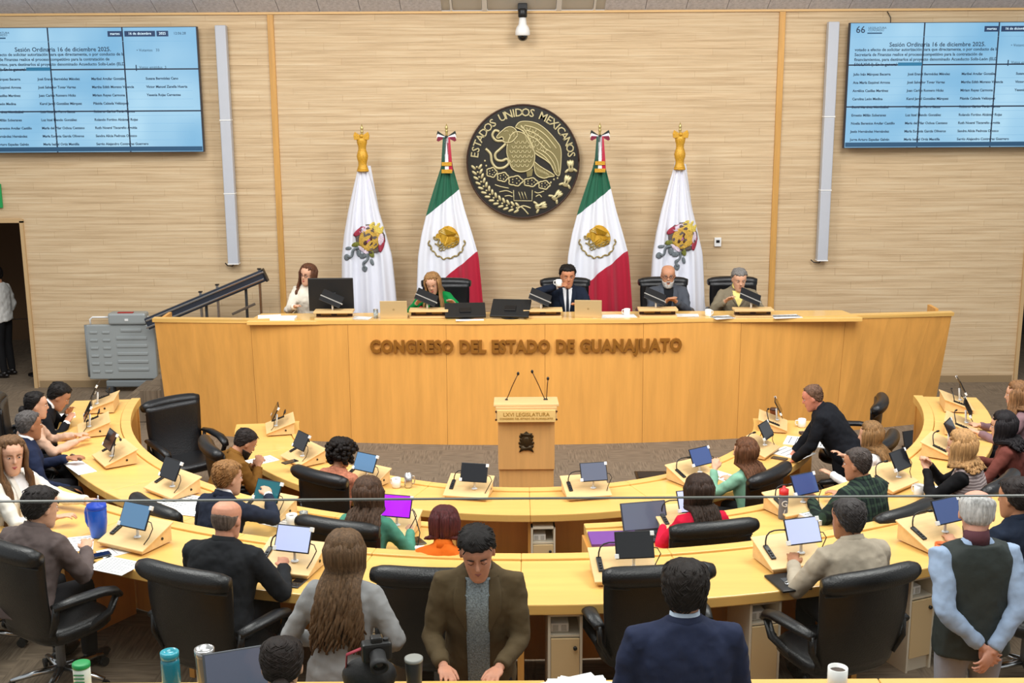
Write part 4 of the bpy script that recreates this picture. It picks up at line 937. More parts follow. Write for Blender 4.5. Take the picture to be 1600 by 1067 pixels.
FOLDTEX = bpy.data.textures.new('cloth_folds', 'CLOUDS'); FOLDTEX.noise_scale = .075; FOLDTEX.noise_depth = 2
CURLTEX = bpy.data.textures.new('hair_curls', 'VORONOI'); CURLTEX.noise_scale = .035
def folds(o, amt=.016, tex=None):
    d = o.modifiers.new('folds', 'DISPLACE'); d.texture = tex or FOLDTEX; d.strength = amt; d.mid_level = .5; d.texture_coords = 'LOCAL'
def hand(bm, wrist, d, up, right, s=1., curl=20, spread=6, tcurl=15):
    """palm plus five unequal bent fingers; up = normal of the back of the hand"""
    d = d.normalized(); up = (up - d * up.dot(d)); up = up.normalized() if up.length > 1e-4 else d.orthogonal().normalized()
    th = up.cross(d) * (1 if right else -1)          # thumb side
    pc = wrist + d * .052 * s
    rot = M((th, d, up)).transposed()
    bm.ell(pc, (.040 * s, .052 * s, .0155 * s), rot, 14, 9)
    bm.tube([wrist - d * .03 * s, wrist + d * .02 * s], [.027 * s, .026 * s], 10, flat=.8)
    for k, (off, ln, rr) in enumerate(((.031, .070, .0088), (.0105, .079, .0090), (-.0105, .073, .0086), (-.030, .057, .0076))):
        b = wrist + d * .088 * s + th * off * s - d * (.010 if k == 3 else 0) * s
        ang = R((1.5 - k) * spread); dd = (d * math.cos(ang) + th * math.sin(ang)).normalized(); pts = [b - dd * .02 * s, b]; p = b; bend = R(curl * .5)
        for sg in (.45, .32, .23):
            bend_d = dd * math.cos(bend) - up * math.sin(bend); p = p + bend_d * ln * sg * s; pts.append(p); bend += R(curl)
        bm.tube(pts, [rr * s, rr * s, rr * .98 * s, rr * .9 * s, rr * .7 * s], 8)
    b = wrist + d * .030 * s + th * .030 * s - up * .004 * s; dd = (d * .72 + th * .62 - up * math.sin(R(tcurl)) * .8).normalized(); d2 = (d * .95 + th * .15 - up * math.sin(R(tcurl)) * 1.2).normalized()
    bm.tube([b - dd * .015 * s, b + dd * .03 * s, b + dd * .03 * s + d2 * .03 * s, b + dd * .03 * s + d2 * .052 * s], [.014 * s, .0115 * s, .0100 * s, .0072 * s], 8)
def ik(S, W_, l1, l2, pole):
    d = W_ - S; L = d.length
    if L > (l1 + l2) * .995: W_ = S + d * ((l1 + l2) * .995 / L); d = W_ - S; L = d.length
    a = (l1 * l1 - l2 * l2 + L * L) / (2 * L); h = math.sqrt(max(0, l1 * l1 - a * a)); u = d / L
    p = pole - u * pole.dot(u); p = p.normalized() if p.length > 1e-5 else u.orthogonal().normalized()
    return S + u * a + p * h, W_
def person(label, head, floor, face, pose='sit', fem=False, lean=12, side=0, twist=0, hd=(0, 10, 0), hands=None, top=None, hair=None, sk=(206, 154, 124), scale=1., vox=.009, pants=(28, 28, 32), facef=True, build=1., poles=None, curl=28, handup=None, seat=.50, legs=None, shoes=(24, 22, 22), group='people in the chamber'):
    """head = wanted (x, y) of the head in the room; face = heading in degrees (0 looks to the rostrum, + turns left)"""
    s = scale; T_ = TORSO_F if fem else TORSO_M
    Pz = (seat + .085) if pose == 'sit' else (.90 if fem else .95)
    P = V((0, 0, Pz)) * 1.0
    Mt = M.Rotation(R(twist), 3, 'Z') @ M.Rotation(R(side), 3, 'Y') @ M.Rotation(R(-lean), 3, 'X')
    k = .97 if fem else 1.0
    def T(x, y=None, z=None):
        q = V(x) if y is None else V((x, y, z)); return P + Mt @ V((q.x * build, q.y * build, q.z * k))
    J = T(0, -.008, .503)
    Mh = M.Rotation(R(hd[0]), 3, 'Z') @ M.Rotation(R(-hd[1]), 3, 'X') @ M.Rotation(R(hd[2]), 3, 'Y')
    hs = 1.03 if fem else 1.09
    Hc = J + Mh @ V((0, .024, .108))
    def H(p): return Hc + Mh @ (V(p) * hs)
    rz = R(face); off = M.Rotation(rz, 3, 'Z') @ (Hc * s)
    root = thing('person', label, 'person', (head[0] - off.x, head[1] - off.y, floor), rz, group); root.scale = (s, s, s)
    # ---- arms
    sx = (.150 if fem else .178) * build; arm = {}
    if hands is None: hands = ((.14, .40, .80), (-.14, .40, .80))
    for i, sg in ((0, 1), (1, -1)):
        S = P + Mt @ V((sg * sx, -.005, .405 * k)); W_ = V(hands[i])
        pole = V(poles[i]) if poles else V((sg * .7, -.35, -.9))
        E_, W_ = ik(S, W_, .295 * k, .262 * k, pole); arm[sg] = (S, E_, W_)
    sk_m = skin(sk)
    # ---- body: one continuous skin surface
    b = MB()
    rg = []
    for (z, *_q) in HEADT:
        ring = []
        for a in (2 * PI * i / 28 for i in range(28)):
            p = head_pt(z, a)
            for ex in (-.031, .031):      # eye sockets, cheeks, lips
                g = math.exp(-((p.x - ex) / .016) ** 2 - ((p.z - .012) / .012) ** 2) if p.y > 0 else 0; p.y -= .010 * g
                g = math.exp(-((p.x - ex * 1.2) / .02) ** 2 - ((p.z + .022) / .02) ** 2) if p.y > 0 else 0; p.y += .004 * g
            ring.append(H(p))
        rg.append(ring)
    b.loft(rg)
    nz = [[(-.006, .078, .030), (.006, .078, .030), (.006, .090, .030), (-.006, .090, .030)], [(-.008, .075, .008), (.008, .075, .008), (.005, .097, .008), (-.005, .097, .008)], [(-.014, .075, -.016), (.014, .075, -.016), (.008, .112, -.016), (-.008, .112, -.016)], [(-.015, .076, -.026), (.015, .076, -.026), (.008, .107, -.027), (-.008, .107, -.027)]]
    b.loft([[H(p) for p in r_] for r_ in nz])
    for sg in (-1, 1):
        b.ell(H((sg * .077, -.008, -.002)), (.0085, .018, .031), Mh @ M.Rotation(sg * -.25, 3, 'Z') @ M.Rotation(.15, 3, 'X'), 10, 8)
        b.ell(H((sg * .031, .070, .012)), (.012, .012, .011), None, 8, 6)
    b.ell(H((0, .083, -.053)), (.020, .009, .006), Mh, 10, 6); b.ell(H((0, .081, -.063)), (.018, .009, .006), Mh, 10, 6)
    nr = .046 if fem else .056
    b.tube([T(0, -.012, .36), T(0, -.014, .46), J * .6 + H((0, -.03, -.06)) * .4, H((0, -.022, -.05))], [nr * 1.7, nr * 1.12, nr, nr * 1.0], 14)
    b.tube([T(0, 0, -.05), T(0, 0, .12), T(0, 0, .30), T(0, -.005, .42)], [.10, .10, .11, .07], 14)
    for i, sg in ((0, 1), (1, -1)):
        S, E_, W_ = arm[sg]; fd = (W_ - E_).normalized()
        b.tube([T(0, -.005, .40), S, S.lerp(E_, .5), E_, E_.lerp(W_, .5), W_], [.05, .045, .038, .034, .030, .026], 10)
        hu = V(handup[i]) if handup else V((0, 0, 1))
        hdv = fd if not isinstance(curl, tuple) else fd
        hand(b, W_, hdv, hu, sg > 0, .92 if fem else 1.0, curl if not isinstance(curl, (list, tuple)) else curl[i])
    for sg in (-1, 1):
        b.tube([T(0, 0, .0), P + V((sg * .085, .02, -.02))], [.09, .08], 10)
    bo = b.build('body', sk_m, root); remesh(bo, vox / 1.0, 2)
    # ---- legs in trousers and shoes
    lg = MB(); sh = []
    for sg in (-1, 1):
        hip = P + V((sg * .088, .0, -.01))
        if legs: kn, an = V(legs[sg][0]), V(legs[sg][1])
        elif pose == 'sit': kn, an = V((sg * .12, .42, seat + .055)), V((sg * .13, .40, .09))
        else: kn, an = V((sg * .10, .02, .50)), V((sg * .105, -.02, .09))
        lg.tube([hip - (kn - hip) * .05, hip.lerp(kn, .35), hip.lerp(kn, .8), kn, kn.lerp(an, .15), kn.lerp(an, .6), an], [.095 * build, .092 * build, .075, .070, .068, .058, .052], 12)
        q = MB(); q.ell(an + V((0, .055, -.048)), (.045, .135, .04), None, 12, 8); q.tube([an + V((0, 0, .02)), an + V((0, 0, -.05))], [.042, .046], 10); sh.append(q)
        b2 = None
    lg.tube([P + V((-.10, 0, -.02)), P + V((.10, 0, -.02))], [.115 * build, .115 * build], 12)
    lg.loft([[P + Mt @ V((.165 * build * math.cos(a), .115 * build * math.sin(a), z)) for a in (2 * PI * i / 18 for i in range(18))] for z in (-.06, .02, .08)])
    tr = lg.build('trousers', cloth('trousers_%d_%d_%d' % pants, pants), root); remesh(tr, .017, 4)
    for q in sh: q.build('shoe', mat('shoe_%d' % shoes[0], shoes, .4), root, smooth=True)
    # ---- upper clothes
    top = top or {}
    cm = cloth('cloth_%d_%d_%d' % top['c'], top['c'], **top.get('mk', {})) if 'mat' not in top else top['mat']
    def torso_rings(extra=0., z0=-.12, z1=.52, tab=T_):
        out = []
        zs = [z0 + (z1 - z0) * i / 16 for i in range(17)]
        for z in zs:
            w_, d_, yo = lerp_tab(tab, z); w_ += extra; d_ += extra
            out.append([T(w_ * sgp(math.cos(a), .85), yo + d_ * sgp(math.sin(a), .85), z) for a in (2 * PI * i / 26 for i in range(26))])
        return out
    def sleeves(mb_, f=1., end=.985):
        for sg in (-1, 1):
            S, E_, W_ = arm[sg]
            r_ = (.060 if fem else .070) * f * build ** .5
            inn = T(sg * .06, -.004, .425)
            mb_.tube([inn, S + (S - inn) * .05 + V((0, 0, -.004)), S.lerp(E_, .3), S.lerp(E_, .7), E_, E_.lerp(W_, .25), E_.lerp(W_, .6), E_.lerp(W_, end)], [r_ * .9, r_ * 1.04, r_ * .94, r_ * .84, r_ * .80, r_ * .76, r_ * .66, r_ * .60], 14)
    kind = top.get('k', 'jacket'); cv = .011 if vox < .008 else .014
    hem = top.get('hem', -.16 if kind == 'jacket' and pose == 'stand' else -.085)
    if kind in ('jacket', 'sweater', 'shirt', 'coat'):
        j = MB(); ex = .004 if kind != 'coat' else .016
        rr = torso_rings(ex, hem, .500)
        if kind == 'coat' or pose == 'stand':
            pass
        j.loft(rr); sleeves(j, 1. if kind != 'coat' else 1.12)
        jo = j.build({'jacket': 'jacket', 'sweater': 'sweater', 'shirt': 'shirt', 'coat': 'coat'}[kind], cm, root); remesh(jo, cv, 4); folds(jo, top.get('fold', .026))
    elif kind == 'vest':
        s_m = cloth('cloth_%d_%d_%d' % top['c2'], top['c2'], **top.get('mk2', {})); j = MB()
        for sg in (-1, 1):
            S, E_, W_ = arm[sg]; r_ = (.056 if fem else .064) * build ** .5; inn = T(sg * sx / build * .7, -.004, .405)
            j.tube([inn, S + V((0, 0, -.006)), S.lerp(E_, .3), S.lerp(E_, .7), E_, E_.lerp(W_, .25), E_.lerp(W_, .6), E_.lerp(W_, .97)], [r_ * .9, r_ * 1.18, r_ * 1.06, r_ * .9, r_ * .86, r_ * .8, r_ * .7, r_ * .62], 14)
        j.loft(torso_rings(-.02, -.06, .50)); jo = j.build('shirt', s_m, root); remesh(jo, cv, 3); folds(jo, .026)
        j = MB(); j.loft(torso_rings(.012, hem, .47))
        for sg in (-1, 1):
            j.tube([T(sg * .06, -.004, .43), T(sg * sx / build * .86, -.004, .400)], [.062, .066], 14)
        vo = j.build('waistcoat', cm, root); remesh(vo, cv, 3); folds(vo, .014)
    def neck_collar(name, m_, z0, z1, r0, r1, gap, dip_):
        c0, c1 = T(0, -.014, z0), T(0, -.008, z1); ax = (c1 - c0).normalized(); fwd = (Mt @ V((0, 1, 0))); fwd = (fwd - ax * fwd.dot(ax)).normalized(); sdv = ax.cross(fwd)
        vs_, fs = [], []; n = 24
        for rr_, hh in ((r0 + .004, 0.), (r1 + .004, 1.), (r1 - .003, 1.), (r0 - .006, 0.)):
            for i in range(n + 1):
                a = R(gap) + (2 * PI - R(gap * 2)) * i / n; dip = dip_ * max(0, math.cos(a)) * hh
                vs_.append(c0.lerp(c1, hh) + fwd * (math.cos(a) * rr_) + sdv * (math.sin(a) * rr_) - ax * dip)
        n1 = n + 1
        for q in range(4):
            for i in range(n): a_ = q * n1 + i; b_ = ((q + 1) % 4) * n1 + i; fs.append((a_, a_ + 1, b_ + 1, b_))
        MB().add(vs_, fs).build(name, m_, root, smooth=True)
    if top.get('collar', kind == 'jacket'): neck_collar('jacket_collar', cm, .462, .520, nr * 1.42, nr * 1.24, 34, .05)
    if 'sc' in top: neck_collar('shirt_collar', cloth('shirt_%d_%d_%d' % top['sc'], top['sc']), .462, .538, nr * 1.22, nr * 1.06, 12, .028)
    # strips laid on the chest
    def strip(name, zs, xl, xr, offs, m_):
        vs_, fs = [], []; nc = 6
        for o_ in (offs, offs - .012):
            for z in zs:
                w_, d_, yo = lerp_tab(T_, z)
                for c_ in range(nc + 1):
                    x = xl(z) + (xr(z) - xl(z)) * c_ / nc; q = min(.98, abs(x) / (w_ + .004))
                    vs_.append(T(x, yo + (d_ + .004) * (1 - q ** 2.35) ** (1 / 2.35) + o_, z))
        n1 = nc + 1; nn = len(zs) * n1
        for r_ in range(len(zs) - 1):
            for c_ in range(nc):
                a = r_ * n1 + c_; fs += [(a, a + 1, a + n1 + 1, a + n1), (nn + a, nn + a + n1, nn + a + n1 + 1, nn + a + 1)]
            for c_ in (0, nc): a = r_ * n1 + c_; fs.append((a, a + n1, nn + a + n1, nn + a))
        MB().add(vs_, fs).build(name, m_, root, smooth=True)
    fr = top.get('front')
    if fr:
        zb = fr.get('zb', .16); zs = [zb + (.478 - zb) * i / 9 for i in range(10)]
        hw = fr.get('hw', .055); h0 = fr.get('h0', .006)
        ww = lambda z: h0 + (hw - h0) * max(0, (z - zb) / (.44 - zb)) if z < .44 else hw
        strip('shirt_front', zs, lambda z: -ww(z), ww, .011, cloth('front_%d_%d_%d' % fr['c'], fr['c'], **fr.get('mk', {})))
        if 'tie' in fr: strip('tie', zs, lambda z: -.012 - .02 * (.478 - z), lambda z: .012 + .02 * (.478 - z), .017, cloth('tie_%d_%d_%d' % fr['tie'], fr['tie'], rough=.5))
        lw = fr.get('lapel', .05)
        if lw:
            zl = [max(zb, .2) + (.47 - max(zb, .2)) * i / 7 for i in range(8)]
            f = lambda z: lw * min(1, (z - zl[0]) / .12) * (1 if z < .42 else 1 - (z - .42) * 6)
            strip('lapel', zl, lambda z: ww(z) - .004, lambda z: ww(z) + f(z), .013, cm); strip('lapel', zl, lambda z: -ww(z) - f(z), lambda z: -ww(z) + .004, .013, cm)
    if 'cuff' in top:
        for sg in (-1, 1):
            S, E_, W_ = arm[sg]; d = (W_ - E_).normalized(); MB().tube([W_ - d * .03, W_ + d * .012], [.036, .034], 14).build('cuff', cloth('cuff_%d' % top['cuff'][0], top['cuff']), root, smooth=True)
    # ---- hair
    hair = hair or {}
    hm = hairmat(hair.get('c', (30, 24, 20))); ht = hair.get('t', .014); hl = hair.get('hl', .072 if not fem else .086); style = hair.get('k', 'short')
    hb = MB(); rings = []; nzz, na = 34, 44
    nape = {'short': -.070, 'bald': -.062, 'bob': -.085, 'long': -.085, 'bun': -.06, 'curly': -.085}[style] if 'nape' not in hair else hair['nape']
    rnd = random.Random(hash(label) % 1000 if False else len(label) * 7 + int(abs(head[0]) * 100))
    for i in range(nzz):
        z = -.112 + (.119 + .112) * (i / (nzz - 1)) ** .9
        ring = []
        for q in range(na):
            a = 2 * PI * q / na; p0 = head_pt(min(z, .117), a); y = p0.y
            if y > .035: zt = hl - (.018 if abs(p0.x) > .045 and style in ('long', 'bob', 'curly') else 0)
            elif y > -.005: zt = hl + (-.012 - hl) * ((.035 - y) / .04)
            else: zt = -.012 + (nape + .012) * min(1, (-.005 - y) / .055)
            zt += .004 * math.sin(13 * a + 1) + .003 * math.sin(31 * a)
            f = max(0, min(1, (z - zt) / .030 + .25)); f = f * f * (3 - 2 * f)
            if style == 'bald':
                zc = hair.get('zc', .042) + .3 * max(0, -y - .055) + .004 * math.sin(17 * a); g_ = max(0, min(1, (zc - z) / .03 + .5)); f *= g_ * g_ * (3 - 2 * g_)
            tt = ht * (1 + .1 * math.sin(7 * a + z * 40)) * (1.1 if z > .06 and style != 'bald' else 1)
            p = head_pt(min(z, .117), a, -.012 + (tt + .012) * f); p.z = z + (tt * .8 * f * min(1, max(0, (z - .07) / .04)))
            ring.append(H(p))
        rings.append(ring)
    if style in ('short', 'bun'):          # locks lying on the scalp
        for q in range(340 if vox < .0085 else 150):
            a = rnd.random() * 2 * PI; z = -.06 + .172 * rnd.random() ** .8; y = head_pt(z, a).y
            zt = hl if y > .035 else (hl + (-.012 - hl) * ((.035 - y) / .04) if y > -.005 else -.012 + (nape + .012) * min(1, (-.005 - y) / .055))
            if z < zt + .022: continue
            da = (.28 if math.sin(a) > 0 else -.28) * (1 if style == 'short' else 2.2); pts = []
            for m_ in range(4):
                v = m_ / 3; pts.append(H(head_pt(max(-.1, z - .030 * v * (1 if z < .09 else .6)), a + da * v * (1.2 - z * 4), ht * (.75 + .5 * math.sin(v * 2.6))) + V((0, 0, ht * .7 if z > .09 else 0))))
            hb.tube(pts, [.003, .0042, .0035, .001], 5)
    hb.loft(rings)
    if style in ('long', 'bob'):
        L = hair.get('len', .30); wave = hair.get('wave', .012); ns = hair.get('n', 90); cap = []
        for q in range(ns):
            sd = rnd.random() * 2 - 1
            a = PI + sd * R(hair.get('arc', 118)); back = abs(sd) < .72
            z0 = .085 - .05 * rnd.random(); tk = ht + .004 * rnd.random()
            pts = [H(head_pt(z0, a, tk * .5)), H(head_pt(.03, a, tk)), H(head_pt(-.03, a, tk + .004)), ]
            last = H(head_pt(-.075, a, tk + .012)); pts.append(last)
            ll = L * (.75 + .35 * rnd.random()); nn = 7; ph = rnd.random() * 6.3
            tq = Mt.inverted() @ (last - P); fr_ = 1 if (not back and hair.get('frontside', True)) else -1
            for m_ in range(1, nn + 1):
                v = m_ / nn; p = last + V((0, 0, -ll * v))
                q_ = Mt.inverted() @ (p - P)
                zt = q_.z / k; w_, d_, yo = lerp_tab(T_, max(-.1, min(.5, zt)))
                spread = 1 + hair.get('spread', .5) * v
                xx = q_.x * spread
                if zt < .5:
                    if fr_ < 0:
                        dd = (d_ * build + .022 + .018 * rnd.random()) * math.sqrt(max(.15, 1 - min(1, abs(xx) / (w_ * build + .05)) ** 2.3)); q_.y = min(q_.y, -dd + yo)
                    else:
                        dd = (d_ * build + .018) * math.sqrt(max(.15, 1 - min(1, abs(xx) / (w_ * build + .05)) ** 2.3)); q_.y = max(q_.y, dd * .85 + yo); xx = math.copysign(max(abs(xx), .06), xx)
                q_.x = xx; p = P + Mt @ q_
                p += V((math.sin(ph + v * 9), math.cos(ph + v * 8), 0)) * wave * v
                pts.append(p)
            rd = [.012, .015, .015, .014] + [.013 * (1 - .75 * (m_ / nn) ** 2) + .002 for m_ in range(1, nn + 1)]
            hb.tube(pts, rd, 5)
    if style == 'bun':
        bx = H(hair.get('bun', (0, -.125, .03))); hb.ell(bx, (.045, .04, .045), Mh, 14, 10)
    if style == 'curly':
        for q in range(150):
            a = PI + (rnd.random() * 2 - 1) * R(150); z = -.085 + .21 * rnd.random()
            if abs(a - PI) > R(105) and z < .05: continue
            p = H(head_pt(min(z, .11), a, ht + .012 * rnd.random())); rr_ = .015 + .012 * rnd.random(); hb.ell(p, (rr_, rr_, rr_), None, 7, 5)
    ho = hb.build('hair', hm, root, smooth=True)
    if hair.get('fine', True) and style in ('short', 'bald', 'bun'):
        ho.modifiers.new('sub', 'SUBSURF').levels = 1; ho.modifiers['sub'].render_levels = 1
        tx = bpy.data.textures.get('hair_tufts') or bpy.data.textures.new('hair_tufts', 'CLOUDS'); tx.noise_scale = .018
        folds(ho, .006 if style != 'bald' else .003, tx)
    # ---- face
    if facef:
        dk = mat('eye_dark', (30, 20, 16), .2); wh = mat('eye_white', (236, 232, 226), .25)
        for sg in (-1, 1):
            if facef == 'down':
                e = MB(); e.ell(H((sg * .031, .0765, .0105)), (.0135, .0095, .0088), Mh, 12, 8); e.build('eyelid', sk_m, bo, smooth=True)
                e = MB(); e.tube([H((sg * .018, .0805, .006)), H((sg * .031, .0870, .0035)), H((sg * .044, .0785, .006))], .0016, 5); e.build('eyelash', dk, bo, smooth=True)
                e = MB(); e.tube([H((sg * .014, .090, .029)), H((sg * .030, .0885, .0335)), H((sg * .047, .077, .028))], [.003, .0045, .002], 6, flat=.8); e.build('eyebrow', hairmat((24, 20, 20)), bo, smooth=True)
                continue
            e = MB(); e.ell(H((sg * .031, .0745, .011)), (.0125, .0098, .0068), Mh, 12, 8); eo = e.build('eye', wh, bo, smooth=True)
            e = MB(); e.ell(H((sg * .031, .0815, .0105)), (.0058, .0042, .0058), Mh, 10, 8); e.build('iris', dk, bo, smooth=True)
            e = MB(); e.tube([H((sg * .014, .090, .029)), H((sg * .030, .0885, .0345)), H((sg * .047, .077, .030))], [.003, .0042, .002], 6, flat=.8); e.build('eyebrow', hairmat(hair.get('brow', hair.get('c', (30, 24, 20)))), bo, smooth=True)
            e = MB(); e.tube([H((sg * .019, .0805, .0165)), H((sg * .031, .0858, .0198)), H((sg * .044, .0775, .0155))], [.002, .003, .002], 6); e.build('eyelid', sk_m, bo, smooth=True)
        lp = (168, 70, 70) if fem else (162, 96, 84)
        e = MB(); e.tube([H((-.025, .0785, -.0530)), H((-.010, .0895, -.0535)), H((0, .0912, -.0550)), H((.010, .0895, -.0535)), H((.025, .0785, -.0530))], [.0015, .004, .004, .004, .0015], 8); e.tube([H((-.022, .0790, -.0560)), H((0, .0895, -.0635)), H((.022, .0790, -.0560))], [.0015, .0052, .0015], 8)
        e.build('lips', mat('lips_%d' % lp[0], lp, .4), bo, smooth=True)
    if hair.get('beard'):
        e = MB(); rg = []
        for i in range(9):
            z = -.125 + .078 * i / 8
            rg.append([H(head_pt(max(z, -.12), a, .006 if not (abs(a) < .3 and -.068 < z < -.045) else -.006) + V((0, 0, -.004))) for a in [R(-105 + 210 * q / 24) for q in range(25)]] + [H(head_pt(max(z, -.12), a, -.01)) for a in [R(105 - 210 * q / 24) for q in range(25)]])
        e.loft(rg); e.tube([H((-.03, .082, -.052)), H((-.012, .093, -.041)), H((.012, .093, -.041)), H((.03, .082, -.052))], [.004, .006, .006, .004], 8); e.build('beard', hairmat(hair['beard']), bo, smooth=True)
    if hair.get('glasses'):
        e = MB(); gm = mat('glasses_frame', hair['glasses'] if isinstance(hair['glasses'], tuple) else (40, 30, 26), .3)
        for sg in (-1, 1):
            e.tube([H((sg * .033 + .021 * math.cos(q), .094 - .006 * abs(math.cos(q)), .010 + .016 * math.sin(q))) for q in (2 * PI * i / 14 for i in range(15))], .0022, 5)
            e.tube([H((sg * .054, .088, .014)), H((sg * .076, .04, .014)), H((sg * .079, -.005, .008))], .002, 5)
        e.tube([H((-.012, .096, .013)), H((0, .099, .015)), H((.012, .096, .013))], .002, 5); e.build('glasses', gm, root, smooth=True)
    if hair.get('band'):
        e = MB(); e.tube([H(head_pt(.07 + .035 * math.cos(q) if False else .1, 0, 0) * 0 + V((.086 * math.cos(q), -.015, .02 + .108 * math.sin(q)))) for q in (PI * i / 16 for i in range(17))], .008, 6); e.build('hair_band', mat('band_dark', (30, 26, 26), .5), root, smooth=True)
    root['_h'] = 0; del root['_h']
    return root, H, arm
def plaid_mat():
    m = bpy.data.materials.new('dark_green_plaid'); m.use_nodes = True; nt = m.node_tree; b = nt.nodes['Principled BSDF']; N = nt.nodes.new; L = nt.links.new
    b.inputs['Roughness'].default_value = .9; b.inputs['Specular IOR Level'].default_value = .15
    tc = N('ShaderNodeTexCoord'); prev = None
    cr0 = N('ShaderNodeRGB'); cr0.outputs[0].default_value = lin((34, 44, 42)); col = cr0.outputs[0]
    for d, sc_, c_ in (('X', 5, (56, 76, 60)), ('Z', 5, (60, 78, 62)), ('X', 10, (20, 26, 30))):
        wv = N('ShaderNodeTexWave'); wv.bands_direction = d; wv.inputs['Scale'].default_value = sc_; L(tc.outputs['Object'], wv.inputs['Vector'])
        gt = N('ShaderNodeMath'); gt.operation = 'GREATER_THAN'; gt.inputs[1].default_value = .8; L(wv.outputs['Fac'], gt.inputs[0])
        ml = N('ShaderNodeMath'); ml.operation = 'MULTIPLY'; ml.inputs[1].default_value = .6; L(gt.outputs[0], ml.inputs[0])
        mx = N('ShaderNodeMix'); mx.data_type = 'RGBA'; L(ml.outputs[0], mx.inputs['Factor']); L(col, mx.inputs['A']); mx.inputs['B'].default_value = lin(c_); col = mx.outputs['Result']
    L(col, b.inputs['Base Color']); return m
def knit_mat():
    m = bpy.data.materials.new('mauve_knit'); m.use_nodes = True; nt = m.node_tree; b = nt.nodes['Principled BSDF']; N = nt.nodes.new; L = nt.links.new
    b.inputs['Roughness'].default_value = .95
    tc = N('ShaderNodeTexCoord'); wv = N('ShaderNodeTexWave'); wv.bands_direction = 'Z'; wv.inputs['Scale'].default_value = 14; wv.inputs['Distortion'].default_value = 3; L(tc.outputs['Object'], wv.inputs['Vector'])
    cr = N('ShaderNodeValToRGB'); cr.color_ramp.elements[0].color = lin((122, 106, 104)); cr.color_ramp.elements[1].color = lin((196, 180, 176)); L(wv.outputs['Fac'], cr.inputs['Fac']); L(cr.outputs['Color'], b.inputs['Base Color'])
    bp = N('ShaderNodeBump'); bp.inputs['Strength'].default_value = .8; L(wv.outputs['Fac'], bp.inputs['Height']); L(bp.outputs[0], b.inputs['Normal']); return m
BLACKH = (26, 22, 20); DKBR = (48, 34, 26); BRN = (92, 66, 44); BLOND = (176, 136, 84); GREY = (150, 148, 146); SALT = (84, 80, 78)
FAIR = (214, 164, 134); TANS = (190, 136, 104); BRNS = (170, 116, 84)
WSC = (238, 238, 238)
RP = .72
# rostrum
person('woman with glasses in a cream jacket behind the large monitor', (-2.76, 15.25), RP, 180, fem=True, lean=6, hd=(-28, 6, -6), scale=1.06, vox=.011, top=dict(c=(224, 216, 200), k='coat', fold=.03), hair=dict(k='long', c=(92, 58, 40), len=.2, n=60, t=.016, glasses=(60, 20, 20)), hands=((.12, .42, .85), (-.2, .38, .85)), sk=FAIR)
person('woman in a green blazer with long fair hair bending over the rostrum', (-1.16, 15.18), RP, 180, fem=True, lean=20, hd=(-8, 26, 6), scale=1.06, seat=.44, vox=.011, top=dict(c=(12, 128, 62), front=dict(c=(18, 18, 20), hw=.07, h0=.05, zb=-.05, lapel=.04)), hair=dict(k='long', c=(150, 112, 70), len=.3, n=70, t=.016), hands=((.2, .45, .87), (-.24, .45, .87)), sk=FAIR)
_, Hm, am = person('man in a navy suit and dark tie drinking from a white cup', (.57, 15.28), RP, 180, lean=4, hd=(6, 8, 0), scale=1.06, seat=.44, vox=.010, top=dict(c=(24, 32, 48), sc=WSC, cuff=WSC, front=dict(c=(232, 234, 238), tie=(36, 42, 54), hw=.06, zb=.02)), hair=dict(c=BLACKH, t=.018), hands=((.135, .24, 1.04), (-.13, .42, .84)), poles=((1, -.2, -.35), (-.7, -.3, -.9)), handup=((1, .2, .2), (0, 0, 1)), curl=(50, 30), sk=(196, 132, 96))
person('bearded man with glasses in a grey blazer on the rostrum', (1.86, 15.28), RP, 180, lean=5, hd=(-4, 8, 0), scale=1.06, seat=.44, vox=.010, top=dict(c=(72, 76, 84), sc=(206, 210, 212), front=dict(c=(22, 24, 28), hw=.06, zb=.1)), hair=dict(k='bald', c=(128, 124, 120), t=.006, beard=(186, 182, 176), glasses=True), hands=((.06, .40, .88), (-.05, .42, .88)), sk=TANS, build=1.05)
person('grey-haired person in an olive grey jacket with a yellow collar', (2.77, 15.26), RP, 180, lean=12, hd=(4, 18, 0), scale=1.06, seat=.41, vox=.010, top=dict(c=(126, 116, 96), sc=(240, 220, 130), front=dict(c=(240, 222, 136), hw=.075, zb=.3, lapel=.03)), hair=dict(c=(120, 116, 112), t=.012, hl=.070), hands=((.2, .42, .87), (-.12, .44, .87)), sk=FAIR)
mugc = mug(.445, 15.03, RP + 1.115, 2.8, 'white cup raised to the mouth of the man in navy on the rostrum')
# left bank of the middle desk
person('man in a black suit hunched over the desk end nearest the stair lift', (-4.66, 11.58), .29, -75, lean=40, hd=(0, 34, 0), vox=.010, top=dict(c=(20, 21, 26), sc=WSC, cuff=WSC), hair=dict(c=BLACKH, t=.016), hands=((.1, .46, .80), (-.12, .46, .84)), sk=TANS)
person('woman with dark tied-back hair in a beige jacket at the middle desk', (-4.59, 10.85), .29, -70, fem=True, lean=16, hd=(0, 8, 0), vox=.010, top=dict(c=(202, 166, 142), fold=.034), hair=dict(k='bun', c=BLACKH, t=.013, bun=(0, -.115, -.05)), hands=((.08, .50, .80), (-.14, .48, .80)), sk=FAIR)
person('grey-haired man in a navy suit seated at the middle desk', (-4.35, 10.07), .29, -58, lean=8, hd=(12, 6, 0), vox=.009, top=dict(c=(30, 38, 62), sc=WSC), hair=dict(c=SALT, t=.009), hands=((.20, .34, .62), (-.14, .42, .80)), sk=BRNS)
